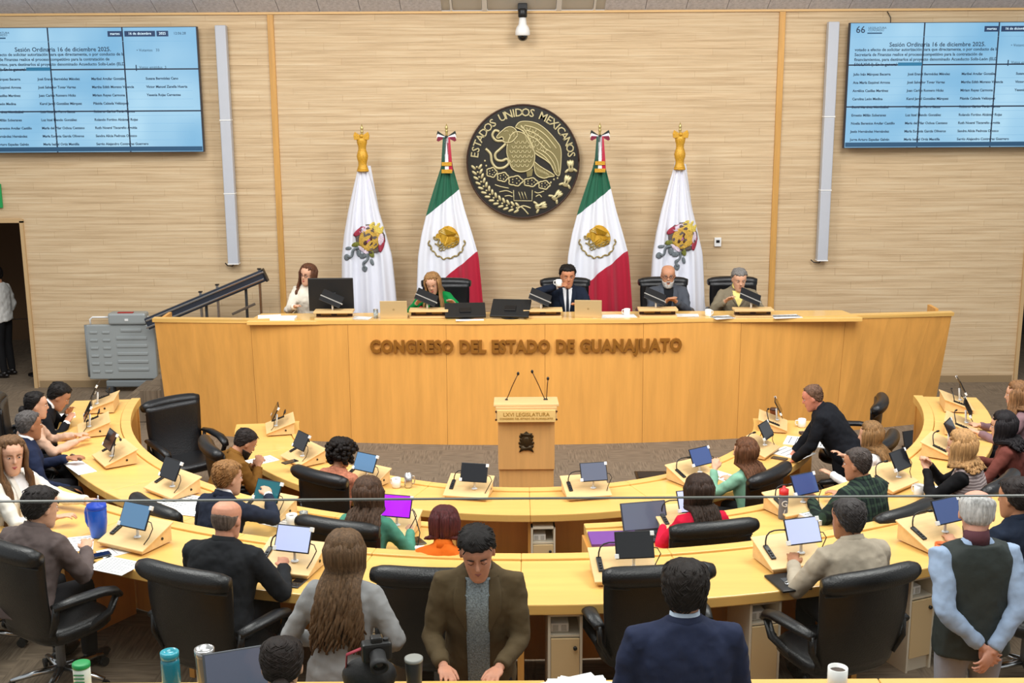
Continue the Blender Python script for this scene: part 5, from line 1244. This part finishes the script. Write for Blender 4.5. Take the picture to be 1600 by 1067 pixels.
person('smiling woman with very long hair in a white jacket, turned round', (-3.72, 8.20), .58, -108, fem=True, lean=8, hd=(-36, 4, -4), vox=.006, top=dict(c=(232, 226, 214), front=dict(c=(240, 240, 240), hw=.05, h0=.05, zb=-.1, lapel=.03)), hair=dict(k='long', c=(104, 76, 50), len=.46, n=120, t=.018, spread=.25), hands=((.05, .44, .78), (-.26, .46, .80)), sk=FAIR, scale=1.04)
person('man in a taupe suit with combed dark hair at the outer desk', (-3.16, 7.28), .58, -22, lean=20, hd=(-18, 12, 0), vox=.007, top=dict(c=(96, 84, 82), fold=.022), hair=dict(c=(36, 32, 30), t=.018), hands=((.12, .46, .80), (-.22, .44, .80)), sk=FAIR, build=1.06)
person('bearded man in a brown jacket looking down at his phone', (-2.64, 10.74), 0, -56, lean=28, hd=(-4, 36, 0), vox=.009, top=dict(c=(118, 80, 30)), hair=dict(c=(40, 34, 32), t=.010, beard=(40, 32, 28)), hands=((.03, .42, .86), (-.10, .42, .84)), sk=TANS)
person('woman with short black curls in a terracotta cardigan', (-1.67, 10.23), 0, -31, fem=True, lean=14, hd=(0, 14, 0), vox=.010, top=dict(c=(182, 116, 90), k='sweater', mk=dict(noise=(60, .3))), hair=dict(k='curly', c=(24, 18, 16), t=.03), hands=((.10, .46, .80), (-.18, .46, .80)), sk=TANS, facef=False)
person('light-haired man in a navy suit touching a teal tablet', (-2.30, 8.67), .29, -34, lean=18, hd=(-16, 8, 0), vox=.008, top=dict(c=(36, 42, 58), sc=WSC, cuff=WSC), hair=dict(c=(136, 98, 58), t=.018), hands=((.10, .50, .96), (-.24, .42, .80)), poles=((.9, -.2, -.6), (-.7, -.3, -.9)), sk=FAIR, curl=(40, 28))
person('woman with long brown hair in a teal blazer', (-1.20, 8.32), .29, -15, fem=True, lean=14, hd=(-6, 10, 0), vox=.009, top=dict(c=(78, 142, 120)), hair=dict(k='long', c=(74, 54, 40), len=.22, n=100, t=.02, frontside=False), hands=((.22, .42, .80), (-.12, .46, .80)), sk=FAIR, facef=False)
person('woman with dark red bobbed hair in an orange jacket', (-.61, 7.62), .29, -6, fem=True, lean=14, hd=(0, 24, 0), seat=.54, vox=.009, top=dict(c=(224, 106, 24)), hair=dict(k='bob', c=(74, 30, 32), len=.015, n=80, t=.016, frontside=False, wave=.004), hands=((.14, .46, .80), (-.14, .46, .80)), sk=FAIR, facef=False)
person('balding heavy man in a black suit at the outer desk', (-1.91, 7.0), .58, -17, lean=14, hd=(0, 10, 0), vox=.007, top=dict(c=(30, 32, 36), fold=.022), hair=dict(k='bald', c=(104, 88, 78), t=.004), hands=((.24, .40, .80), (-.16, .42, .80)), sk=(208, 146, 118), build=1.16, facef=False)
# standing near the ledge
person('standing woman with long wavy hair in a grey coat, back to the gallery', (-1.02, 5.84), .58, -8, 'stand', fem=True, lean=10, hd=(0, 10, 0), scale=.96, vox=.008, top=dict(c=(148, 148, 148), k='coat', hem=-.34, fold=.024, collar=True), hair=dict(k='long', c=(98, 74, 52), len=.40, n=170, t=.022, wave=.024, spread=.35, frontside=False), hands=((.20, .22, .92), (-.20, .22, .92)), sk=FAIR, pants=(140, 138, 136), facef=False)
person('man in an olive brown suit standing at the ledge, head bowed', (-.33, 5.66), .58, 178, 'stand', lean=8, hd=(4, 20, 3), vox=.005, top=dict(c=(82, 68, 46), fold=.02, sc=(236, 238, 240), hem=-.2, front=dict(c=(132, 142, 146), hw=.062, h0=.055, zb=-.18, lapel=.06, mk=dict(noise=(120, .5), bump=.9, bscale=150))), hair=dict(c=(24, 20, 20), t=.014, hl=.062), hands=((.165, .36, 1.035), (-.12, .36, 1.03)), poles=((.45, -.5, -.9), (-.45, -.5, -.9)), sk=(198, 138, 110), curl=30, build=1.02, scale=.975, facef='down')
person('man in a dark navy suit standing with his back to the gallery', (.61, 4.96), .58, 4, 'stand', lean=2, hd=(-14, 6, 0), scale=1.03, vox=.007, top=dict(c=(38, 46, 72), sc=(206, 220, 236), fold=.02), hair=dict(c=(34, 28, 26), t=.017, nape=-.08), hands=((.24, .12, .82), (-.24, .12, .82)), sk=TANS, build=1.12, pants=(34, 40, 60), facef=False)
person('grey-haired man in a dark waistcoat, hands clasped behind him', (2.31, 6.04), .58, 6, 'stand', lean=4, hd=(-22, 18, 0), vox=.006, top=dict(c=(50, 56, 54), c2=(158, 178, 206), k='vest', hem=-.14, sc=(96, 58, 66), collar=False, mk=dict(rough=.6)), hair=dict(k='bald', c=(188, 186, 184), t=.011, zc=.082), hands=((.03, -.185, .90), (-.03, -.175, .92)), poles=((1, -.25, 0), (-1, -.25, 0)), handup=((.3, -1, 0), (-.3, -1, 0)), sk=(214, 156, 132), pants=(146, 146, 154), curl=35, facef=False, build=1.03)
person('woman with sleek dark tied hair seated below the ledge', (-1.18, 4.92), .58, -2, fem=True, lean=6, hd=(8, 14, 0), scale=1.05, vox=.007, top=dict(c=(40, 120, 104)), hair=dict(k='bun', c=(34, 26, 24), t=.013, bun=(0, -.11, -.06)), hands=((.12, .3, .8), (-.14, .3, .8)), sk=FAIR, seat=.54, facef=False)
# right bank
person('woman with long brown hair in a mint jacket holding a phone', (1.90, 10.17), 0, 40, fem=True, lean=12, hd=(20, 8, 0), vox=.009, top=dict(c=(128, 176, 150)), hair=dict(k='long', c=(96, 62, 40), len=.34, n=110, t=.017, frontside=False), hands=((.2, .40, .80), (-.14, .36, .98)), sk=FAIR)
person('woman with straight dark hair in a red jacket', (1.21, 8.35), .29, 14, fem=True, lean=16, hd=(0, 12, 0), vox=.009, top=dict(c=(212, 22, 58)), hair=dict(k='bob', c=(52, 38, 30), len=.15, n=110, t=.019, frontside=False, wave=.004, spread=.1), hands=((.16, .46, .80), (-.16, .46, .80)), sk=FAIR, facef=False)
person('balding man in a black coat leaning over the innermost desk', (2.76, 11.27), 0, 72, 'stand', lean=36, hd=(4, 22, 0), vox=.009, top=dict(c=(20, 22, 28), hem=-.3), hair=dict(c=(104, 78, 62), t=.009, hl=.085), hands=((.12, .52, .82), (-.16, .50, .82)), sk=(214, 140, 116), scale=.94, build=1.28)
person('woman with long streaked hair in a white shirt at the innermost desk', (3.15, 10.66), 0, 58, fem=True, lean=12, hd=(10, 8, 0), vox=.009, top=dict(c=(236, 234, 230), k='shirt'), hair=dict(k='long', c=(130, 98, 62), len=.34, n=120, t=.018, frontside=False, spread=.2, band=True), hands=((.1, .40, .90), (-.2, .42, .80)), sk=FAIR, facef=False)
person('man in a dark green plaid jacket with short greying hair', (2.52, 8.91), .29, 34, lean=16, hd=(22, 8, 0), vox=.008, top=dict(c=(44, 56, 52), mat=plaid_mat(), collar=True), hair=dict(c=(74, 66, 62), t=.008), hands=((.18, .44, .80), (-.20, .44, .84)), sk=TANS, build=1.08)
person('man in a beige grey suit at the outer desk', (1.90, 6.97), .58, 18, lean=18, hd=(12, 8, 0), vox=.007, top=dict(c=(172, 160, 142), fold=.02), hair=dict(c=(62, 58, 58), t=.012, nape=-.075), hands=((.14, .46, .80), (-.20, .46, .80)), sk=BRNS, build=1.08, facef=False)
person('blonde woman in a knit vest over black sleeves, hands at her chin', (3.44, 9.24), .29, 58, fem=True, lean=16, hd=(8, 8, 0), vox=.009, top=dict(c=(170, 154, 150), mat=knit_mat(), c2=(18, 18, 20), k='vest', hem=-.1, collar=False), hair=dict(k='long', c=(172, 132, 86), len=.10, n=120, t=.022, wave=.018, band=True, frontside=False), hands=((.03, .40, .98), (-.05, .40, .96)), sk=FAIR, curl=60, scale=1.04)
person('woman with black curly hair in a maroon jacket', (4.08, 9.98), .29, 60, fem=True, lean=16, hd=(4, 10, 0), vox=.009, top=dict(c=(108, 58, 50)), hair=dict(k='long', c=(28, 24, 26), len=.12, n=120, t=.02, wave=.022, frontside=False), hands=((.14, .44, .80), (-.14, .44, .82)), sk=FAIR)
person('brown-haired woman in a mauve jacket beyond the woman in maroon', (4.62, 11.0), .29, 68, fem=True, lean=12, hd=(0, 8, 0), vox=.010, top=dict(c=(128, 100, 104)), hair=dict(k='long', c=(128, 92, 60), len=.14, n=90, t=.018), hands=((.14, .44, .80), (-.14, .44, .80)), sk=FAIR)
person('dark-haired man in a navy suit beside the man in a waistcoat', (3.06, 7.30), .58, 28, lean=14, hd=(8, 8, 0), vox=.008, top=dict(c=(26, 36, 54)), hair=dict(c=(40, 34, 32), t=.018), hands=((.14, .46, .80), (-.18, .46, .80)), sk=TANS, build=1.08, facef=False)
person('person in a white shirt standing in the doorway under the green sign', (-7.92, 17.9), 0, 80, 'stand', lean=2, vox=.012, top=dict(c=(222, 222, 218), k='shirt'), hair=dict(c=BLACKH), hands=((.25, .1, .85), (-.25, .1, .85)), sk=TANS, pants=(26, 26, 28), facef=False)

# ================================================================== LEDGE, GALLERY AND GLASS
lg_ = thing('press_ledge', 'narrow maple ledge on a low partition below the gallery glass', 'ledge', (0, 5.205, .58))
for x0, x1 in ((-3.2, -1.6), (-1.6, 0), (0, 1.6), (1.6, 3.2)):
    MB().box(((x0 + x1) / 2, 0, .98), (x1 - x0 - .004, .2, .035)).build('ledge_board', WOOD_TOP, lg_, bevel=.006); MB().box(((x0 + x1) / 2, -.02, .48), (x1 - x0 - .004, .05, .96)).build('partition_panel', WOOD, lg_)
def gl_mat():
    m = bpy.data.materials.new('balustrade_glass'); m.use_nodes = True; nt = m.node_tree; N = nt.nodes.new; L = nt.links.new
    for n_ in list(nt.nodes): nt.nodes.remove(n_)
    o = N('ShaderNodeOutputMaterial'); mx = N('ShaderNodeMixShader'); tr = N('ShaderNodeBsdfTransparent'); gl = N('ShaderNodeBsdfGlossy'); fr = N('ShaderNodeFresnel'); mu = N('ShaderNodeMath')
    tr.inputs[0].default_value = (.975, .985, .975, 1); gl.inputs['Roughness'].default_value = .02; gl.inputs['Color'].default_value = (.9, .95, .9, 1); fr.inputs[0].default_value = 1.3; mu.operation = 'MULTIPLY'; mu.inputs[1].default_value = .7
    L(fr.outputs[0], mu.inputs[0]); L(mu.outputs[0], mx.inputs[0]); L(tr.outputs[0], mx.inputs[1]); L(gl.outputs[0], mx.inputs[2]); L(mx.outputs[0], o.inputs[0]); return m
t = thing('glass_balustrade', 'clear glass balustrade of the viewing gallery with a polished top edge', 'balustrade', (0, 2.2, 2.55))
MB().box((0, 0, .53), (6.4, .008, 1.056)).build('glass_pane', gl_mat(), t)
MB().box((0, 0, 1.061), (6.4, .008, .002)).build('polished_edge', mat('glass_edge', (104, 108, 98), .3), t)
struct('floor_gallery', MB().box((0, -.2, 2.45), (12, 4.9, .2)), CARPET)
struct('wall_gallery', MB().box((0, -2.7, 4.6), (12, .2, 4.2)), mat('gallery_wall', (150, 126, 92), .8))
for x in (-3.6, -1.2, 1.2, 3.6): struct('column_gallery', MB().box((x, -2.45, 4.6), (.35, .3, 4.2)), mat('gallery_column', (196, 180, 150), .8))  # unseen gallery columns behind the camera, added for the glass to reflect

# ================================================================== SMALL THINGS ON THE DESKS
def bottle(x, y, z, label, prof, m, capm, capprof, cat='bottle'):
    t = thing('drink_bottle', label, cat, (x, y, z)); MB().lathe(prof, 20).build('flask', m, t, smooth=True); MB().lathe(capprof, 20).build('lid', capm, t, smooth=True); return t
LZ = .58 + .9985
b = bottle(-2.19, 5.22, LZ, 'white can with a green lid on the press ledge', [(.036, 0), (.04, .005), (.04, .125), (.036, .13)], mat('white_can', (226, 232, 222), .4), mat('green_lid', (20, 146, 74), .4), [(.041, .125), (.042, .13), (.042, .145), (.034, .148), (.002, .146)], 'can')
for k in range(5): MB().box((0, -.041, .03 + k * .018), (.05, .002, .007)).build('print', mat('green_print', (60, 140, 90), .5), b)
bottle(-1.77, 5.22, LZ, 'teal plastic bottle on the press ledge', [(.040, 0), (.044, .01), (.044, .15), (.040, .17)], mat('teal_plastic', (20, 130, 150), .25, coat=.5), mat('teal_lid', (40, 160, 178), .25, coat=.5), [(.036, .168), (.044, .172), (.044, .20), (.034, .205), (.03, .19), (.002, .19)])
bottle(-1.60, 5.2, LZ, 'brushed steel travel mug on the press ledge', [(.034, 0), (.036, .005), (.044, .19), (.044, .195)], mat('steel_mug', (176, 168, 156), .3, .8), mat('steel_rim', (200, 198, 196), .25, .9), [(.045, .192), (.047, .196), (.047, .225), (.040, .228), (.038, .21), (.002, .21)], 'mug')
bottle(-.62, 5.2, LZ, 'dark grey tumbler beside the camera', [(.032, 0), (.034, .005), (.042, .155), (.042, .16)], mat('dark_tumbler', (52, 56, 60), .4, .3), mat('tumbler_lid', (150, 150, 144), .4), [(.043, .158), (.044, .162), (.044, .172), (.036, .174), (.002, .172)], 'mug')
mug(1.38, 5.22, LZ, .4, 'white takeaway cup on the press ledge', r=.047, h=.1, handle=False, fill=(90, 66, 48))
laptop(-1.42, 5.13, LZ, R(200), mat('grey_laptop', (90, 94, 100), .4, .3), 'open grey laptop on the press ledge', w_=.32, op=112, scr=SCR_GREY, dot=False)
t = thing('camera_bag', 'soft black camera bag on the press ledge', 'bag', (-.83, 5.2, LZ))
g = MB(); g.ell((0, 0, .085), (.13, .085, .09), None, 18, 12); bo_ = g.build('bag_body', mat('black_nylon', (24, 24, 26), .7, noise=(20, .3), bump=.5, bscale=30), t, smooth=True)
MB().tube([(-.11, 0, .1), (-.10, -.02, .2), (-.03, -.03, .235), (.02, -.02, .2)], .012, 8, flat=.4).build('strap', mat('red_strap', (150, 40, 56), .7), t, smooth=True); MB().box((.05, -.08, .06), (.08, .01, .05)).build('pocket', PLASTIC, t, bevel=.01)
t = thing('photo_camera', 'black photo camera with a large lens lying on the bag', 'camera', (-.79, 5.17, LZ + .176), R(14))
MB().box((0, 0, .05), (.14, .07, .095)).build('camera_body', PLASTIC, t, bevel=.014); MB().box((0, .0, .105), (.055, .05, .035)).build('prism_hump', PLASTIC, t, bevel=.01); MB().lathe([(.012, 0), (.014, 0), (.014, .01), (.01, .012)], 12, (.045, 0, .097)).build('dial', RUBBER, t)
lz = MB().lathe([(.036, 0), (.038, .0), (.038, .05), (.042, .052), (.042, .085), (.036, .088), (.034, .07), (.002, .066)], 26).xf(M.Translation((0, -.03, .045)) @ M.Rotation(R(112), 4, 'X')).build('lens', RUBBER, t, smooth=True)
MB().lathe([(.002, .068), (.03, .068), (.03, .072), (.002, .075)], 20).xf(M.Translation((0, -.03, .045)) @ M.Rotation(R(112), 4, 'X')).build('front_glass', SCREEN_OFF, lz, smooth=True)
for k in range(5): sheet(.17 + .02 * (k % 2) - .01 * k, 5.2, LZ + .004 * k, .2 * (k - 2), .28, .19, 'sheet of the loose white paper pile on the press ledge', 0, grp='paper pile on the press ledge')
# outer desk
D3, D2, D1 = .58 + .741, .29 + .741, .741
t = thing('insulated_jug', 'bright blue insulated jug with handle and straw', 'jug', (-3.02, 7.86, D3), R(-30)); JB = mat('jug_blue', (16, 92, 208), .35, coat=.3)
MB().lathe([(.044, 0), (.05, .01), (.064, .1), (.066, .2), (.064, .21)], 24).build('vessel', JB, t, smooth=True); MB().lathe([(.066, .205), (.068, .21), (.066, .235), (.03, .24), (.026, .265), (.002, .268)], 24).build('lid', mat('jug_lid', (24, 70, 190), .35), t, smooth=True)
MB().tube([(-.062, 0, .19), (-.10, 0, .19), (-.112, 0, .16), (-.11, 0, .09), (-.09, 0, .06), (-.055, 0, .06)], .011, 10).build('handle', JB, t, smooth=True); MB().tube([(.02, 0, .25), (.025, 0, .3)], .005, 8).build('straw', WHITE, t)
sheet(-2.74, 7.34, D3, -.42, .30, .22, 'printed report sheet in front of the man in a taupe suit', 9); sheet(-2.82, 7.58, D3, -.9, .16, .2, 'folded white card near the phone of the man in taupe', 3); sheet(-3.12, 7.72, D3, .3, .21, .28, 'white sheet under the hand of the woman in white', 5)
def phone(x, y, z, rot, label, c=(22, 24, 30)):
    t = thing('mobile_phone', label, 'phone', (x, y, z), rot); MB().box((0, 0, .005), (.076, .155, .009)).build('case', mat('phone_%d' % c[0], c, .4), t, bevel=.004); MB().box((0, 0, .0101), (.068, .145, .0012)).build('screen', SCREEN_OFF, t); return t
phone(-2.90, 7.50, D3 + .004, -1.0, 'dark phone on the papers of the man in taupe')
phone(-1.50, 7.05, D3, -.3, 'dark phone beside the elbow of the balding man', (60, 60, 66)); sheet(-1.27, 7.42, D3, -.3, .2, .14, 'yellow folder beside the balding man', 0, mat('yellow_card', (226, 196, 60), .7), 3)
t = thing('writing_pad', 'black padded folder lying by the man in a beige suit', 'folder', (1.56, 7.0, D3), .25); MB().box((0, 0, .008), (.2, .26, .015)).build('cover', PLASTIC, t, bevel=.005); MB().box((.03, -.02, .0165), (.12, .14, .002)).build('inset', mat('inset_grey', (56, 60, 66), .5), t)
t = thing('eyeglasses', 'thin grey eyeglasses folded on the black folder', 'glasses', (1.57, 6.98, D3 + .02), .9)
g = MB()
for sx in (-1, 1): g.tube([(sx * .032 + .024 * math.cos(q), .02 * math.sin(q), .004) for q in (2 * PI * i / 14 for i in range(15))], .0025, 6)
g.tube([(-.01, 0, .004), (.01, 0, .004)], .0025, 6); g.tube([(-.055, 0, .004), (.05, -.03, .006)], .0025, 6); g.build('frame', CHROME, t, smooth=True)
mug(2.66, 7.42, D3, 0, 'orange cup in front of the console by the navy suit', mat('orange_plastic', (228, 110, 40), .4), r=.045, h=.09, handle=False)
# middle desk
sheet(-4.02, 10.27, D2, -.9, .42, .16, 'white sheet alone beside the grey-haired man in navy', 0); t = thing('pen_case', 'brown pen case beside the lone white sheet', 'case', (-4.14, 10.52, D2), -.75); MB().tube([(-.10, 0, .015), (-.08, 0, .018), (.08, 0, .018), (.10, 0, .015)], [.008, .016, .016, .008], 10).build('case_body', mat('brown_leather', (96, 66, 42), .5), t, smooth=True); MB().box((0, 0, .035), (.15, .006, .003)).build('zip', GREYMETAL, t)
sheet(-2.90, 9.36, D2, -.5, .30, .36, 'large printed sheets at the empty place on the middle desk', 8); sheet(-2.72, 9.18, D2 + .003, -.3, .22, .3, 'printed sheet overlapping the large sheets on the middle desk', 7)
sheet(-1.95, 8.87, D2, -.5, .30, .21, 'white papers before the light-haired man in navy', 5); sheet(-1.62, 8.80, D2, -.2, .3, .21, 'white papers between the navy suit and the teal blazer', 4)
mug(-1.86, 8.80, D2, 2.4, 'white mug beside a water glass on the middle desk', h=.095, r=.043); tumbler(-1.76, 8.76, D2, 'water glass beside the white mug on the middle desk', .034, .13)
phone(-.86, 8.46, D2, .5, 'grey phone beside the white charger box', (110, 104, 92)); t = thing('charger_box', 'white charger box with a black cable by the teal blazer', 'charger', (-.88, 8.30, D2), .1); MB().box((0, 0, .012), (.16, .05, .022)).build('box', WHITE, t, bevel=.004); MB().tube([(.03, .02, .02), (.05, .08, .1), (.02, .13, .2), (.0, .16, .26)], .004, 6).build('cable', PLASTIC, t, smooth=True)
t = thing('folder', 'purple folder lying beside the open dark laptop', 'folder', (.60, 8.47, D2), .06); MB().box((0, 0, .012), (.36, .26, .022)).build('cover', mat('purple_card', (116, 64, 148), .5), t, bevel=.003); MB().box((.006, 0, .012), (.356, .252, .015)).build('pages', PAPER, t)
laptop(.86, 8.62, D2, R(192), mat('dark_laptop', (52, 54, 62), .4, .2), 'open dark laptop beside the woman in red', w_=.36, op=118, scr=SCR_GREY, dot=False)
t = bottle(1.96, 8.90, D2, 'grey sports bottle with red lid and a white letter', [(.034, 0), (.036, .006), (.037, .06), (.034, .1), (.037, .14), (.036, .2), (.03, .215)], mat('bottle_grey', (104, 108, 122), .4), mat('red_lid', (206, 40, 40), .4), [(.036, .2), (.037, .205), (.037, .24), (.014, .245), (.012, .265), (.002, .268)])
text('G', .07, mat('white_print', (236, 236, 236), .5), t, (0, -.039, .13), align='CENTER', ext=.002)
text('/', .06, mat('white_print', (236, 236, 236), .5), t, (0, -.039, .06), align='CENTER', ext=.002)
t = thing('magazine', 'thick white booklet with a green heading by the plaid jacket', 'book', (2.20, 8.88, D2), .5); MB().box((0, 0, .02), (.2, .27, .036)).build('pages', PAPER, t); MB().box((0, 0, .0395), (.202, .272, .003)).build('cover', WHITE, t); MB().box((0, .07, .0415), (.15, .02, .001)).build('heading', mat('green_head', (70, 140, 110), .6), t)
g = MB()
for k in range(6): g.box((0, .03 - k * .022, .0415), (.14, .006, .001))
g.build('print', INK, t)
mug(3.19, 9.40, D2, 2.2, 'white mug before the blonde woman', h=.095, r=.043); sheet(3.34, 9.53, D2, .8, .22, .16, 'crumpled white napkin sheet beside the mug of the blonde woman', 0, n=3); t = thing('pen', 'black and yellow pen beside the white mug', 'pen', (3.12, 9.60, D2), 1.0); MB().tube([(-.07, 0, .006), (.06, 0, .006), (.075, 0, .006)], [.006, .006, .001], 8).build('barrel', PLASTIC, t, smooth=True); MB().tube([(-.05, 0, .006), (-.01, 0, .006)], .0068, 8).build('grip', mat('yellow_grip', (220, 190, 50), .5), t)
tumbler(4.05, 10.5, D2, 'water glass before the woman in maroon', .04, .14); sheet(-4.8, 11.95, D2, -1.2, .2, .28, 'white sheet under the hands of the hunched man', 4)
# inner desk
mug(-1.22, 10.52, D1, 2.5, 'white mug beside a steel cup near the curly-haired woman', h=.09, r=.042); mug(-1.11, 10.52, D1, .3, 'tall steel cup beside the white mug near the lectern', mat('steel_rim', (200, 198, 196), .25, .9), r=.036, h=.13)
mug(2.95, 12.40, D1, 3.0, 'white mug before the leaning man in black', h=.09, r=.042)
bottle(2.70, 12.66, D1, 'brown paper cup beyond the mug of the leaning man', [(.03, 0), (.042, .12), (.042, .122)], mat('brown_cup', (132, 72, 36), .6), mat('brown_lid', (70, 40, 26), .5), [(.044, .12), (.044, .13), (.036, .14), (.002, .14)], 'cup')
sheet(2.86, 11.84, D1, 1.2, .3, .42, 'white printed sheets under the leaning man in black', 6, n=3); sheet(2.64, 11.48, D1, .8, .3, .36, 'crossed white sheets beside the phone on the innermost desk', 5); phone(2.47, 11.30, D1, 1.0, 'brown phone beside the white sheets on the innermost desk', (80, 50, 40)); t = thing('pen_case', 'dark brown case beside the mug of the leaning man', 'case', (2.97, 12.14, D1), .1); MB().box((0, 0, .014), (.22, .06, .026)).build('case_body', mat('dark_case', (62, 40, 30), .5), t, bevel=.006); MB().box((0, -.031, .014), (.2, .002, .003)).build('zip', GREYMETAL, t)
sheet(-2.62, 11.34, D1, -.9, .2, .28, 'white paper before the man in the brown jacket', 5); sheet(1.80, 10.80, D1, .7, .2, .28, 'white paper before the woman in mint', 4)
phone(-2.28, 11.0, D1 + .09, -.8, 'phone held by the man in the brown jacket'); 
# floor box
t = thing('floor_socket', 'dark flush socket box in the open carpet near the lectern', 'socket', (1.42, 13.0, 0)); MB().box((0, 0, .006), (.36, .26, .01)).build('frame', PLASTIC, t); MB().box((0, 0, .013), (.3, .2, .005)).build('cover', RUBBER, t)
t = thing('floor_socket', 'open floor socket box by the rostrum corner near the pushed-back chair', 'socket', (4.75, 13.9, 0), .4); MB().box((0, 0, .02), (.3, .26, .04)).build('frame', PLASTIC, t, bevel=.005); MB().box((0, .1, .12), (.3, .02, .2), M.Rotation(-.3, 3, 'X')).build('raised_cover', RUBBER, t); MB().box((.02, -.02, .045), (.16, .1, .012)).build('socket_strip', mat('strip_yellow', (196, 176, 90), .5), t)
# stanchion in the doorway
t = thing('queue_stanchion', 'black belt stanchion standing in the doorway', 'stanchion', (-7.42, 18.0, 0)); MB().lathe([(.17, 0), (.17, .02), (.05, .045), (.03, .05)], 24).build('base', PLASTIC, t, smooth=True); MB().tube([(0, 0, .04), (0, 0, .95)], .03, 12).build('post', PLASTIC, t, smooth=True); MB().tube([(0, 0, .88), (-.5, .1, .84), (-1.0, .2, .86)], .025, 6, flat=.15).build('belt', RUBBER, t)

# ================================================================== LETTERING
def finish_sign():
    cu = bpy.data.curves.new('t', 'FONT'); cu.body = SIGN_TXT; cu.size = .205; cu.extrude = .018; cu.offset = .0085; cu.align_x = 'CENTER'; cu.align_y = 'CENTER'; cu.resolution_u = 3; cu.space_character = 1.12; cu.bevel_depth = .002
    o = bpy.data.objects.new('t', cu); C.objects.link(o); bpy.context.view_layer.update()
    me = bpy.data.meshes.new_from_object(o.evaluated_get(bpy.context.evaluated_depsgraph_get())); bpy.data.objects.remove(o)
    bm = bmesh.new(); bm.from_mesh(me); bmesh.ops.remove_doubles(bm, verts=bm.verts, dist=1e-5)
    xs_ = [v.co.x for v in bm.verts]; f = 3.80 / (max(xs_) - min(xs_)); mid = (max(xs_) + min(xs_)) / 2
    seen = set()
    for v0 in bm.verts:
        if v0.index in seen: continue
        st_ = [v0]; isl = []; seen.add(v0.index)
        while st_:
            v = st_.pop(); isl.append(v)
            for e in v.link_edges:
                u = e.other_vert(v)
                if u.index not in seen: seen.add(u.index); st_.append(u)
        idx = {v.index: i for i, v in enumerate(isl)}
        fs = {f_ for v in isl for f_ in v.link_faces}
        vs_ = []
        for v in isl:
            X = (v.co.x - mid) * f + .02; Z = v.co.y * 1.0
            vs_.append((X, ros_y(X, 1.22 + Z) - .018 - v.co.z - 14.2, Z))
        n = bpy.data.meshes.new('letter'); n.from_pydata(vs_, [], [[idx[v.index] for v in f_.verts] for f_ in fs]); link('letter', n, LET, sign)
    bm.free()
finish_sign(); flush_texts()
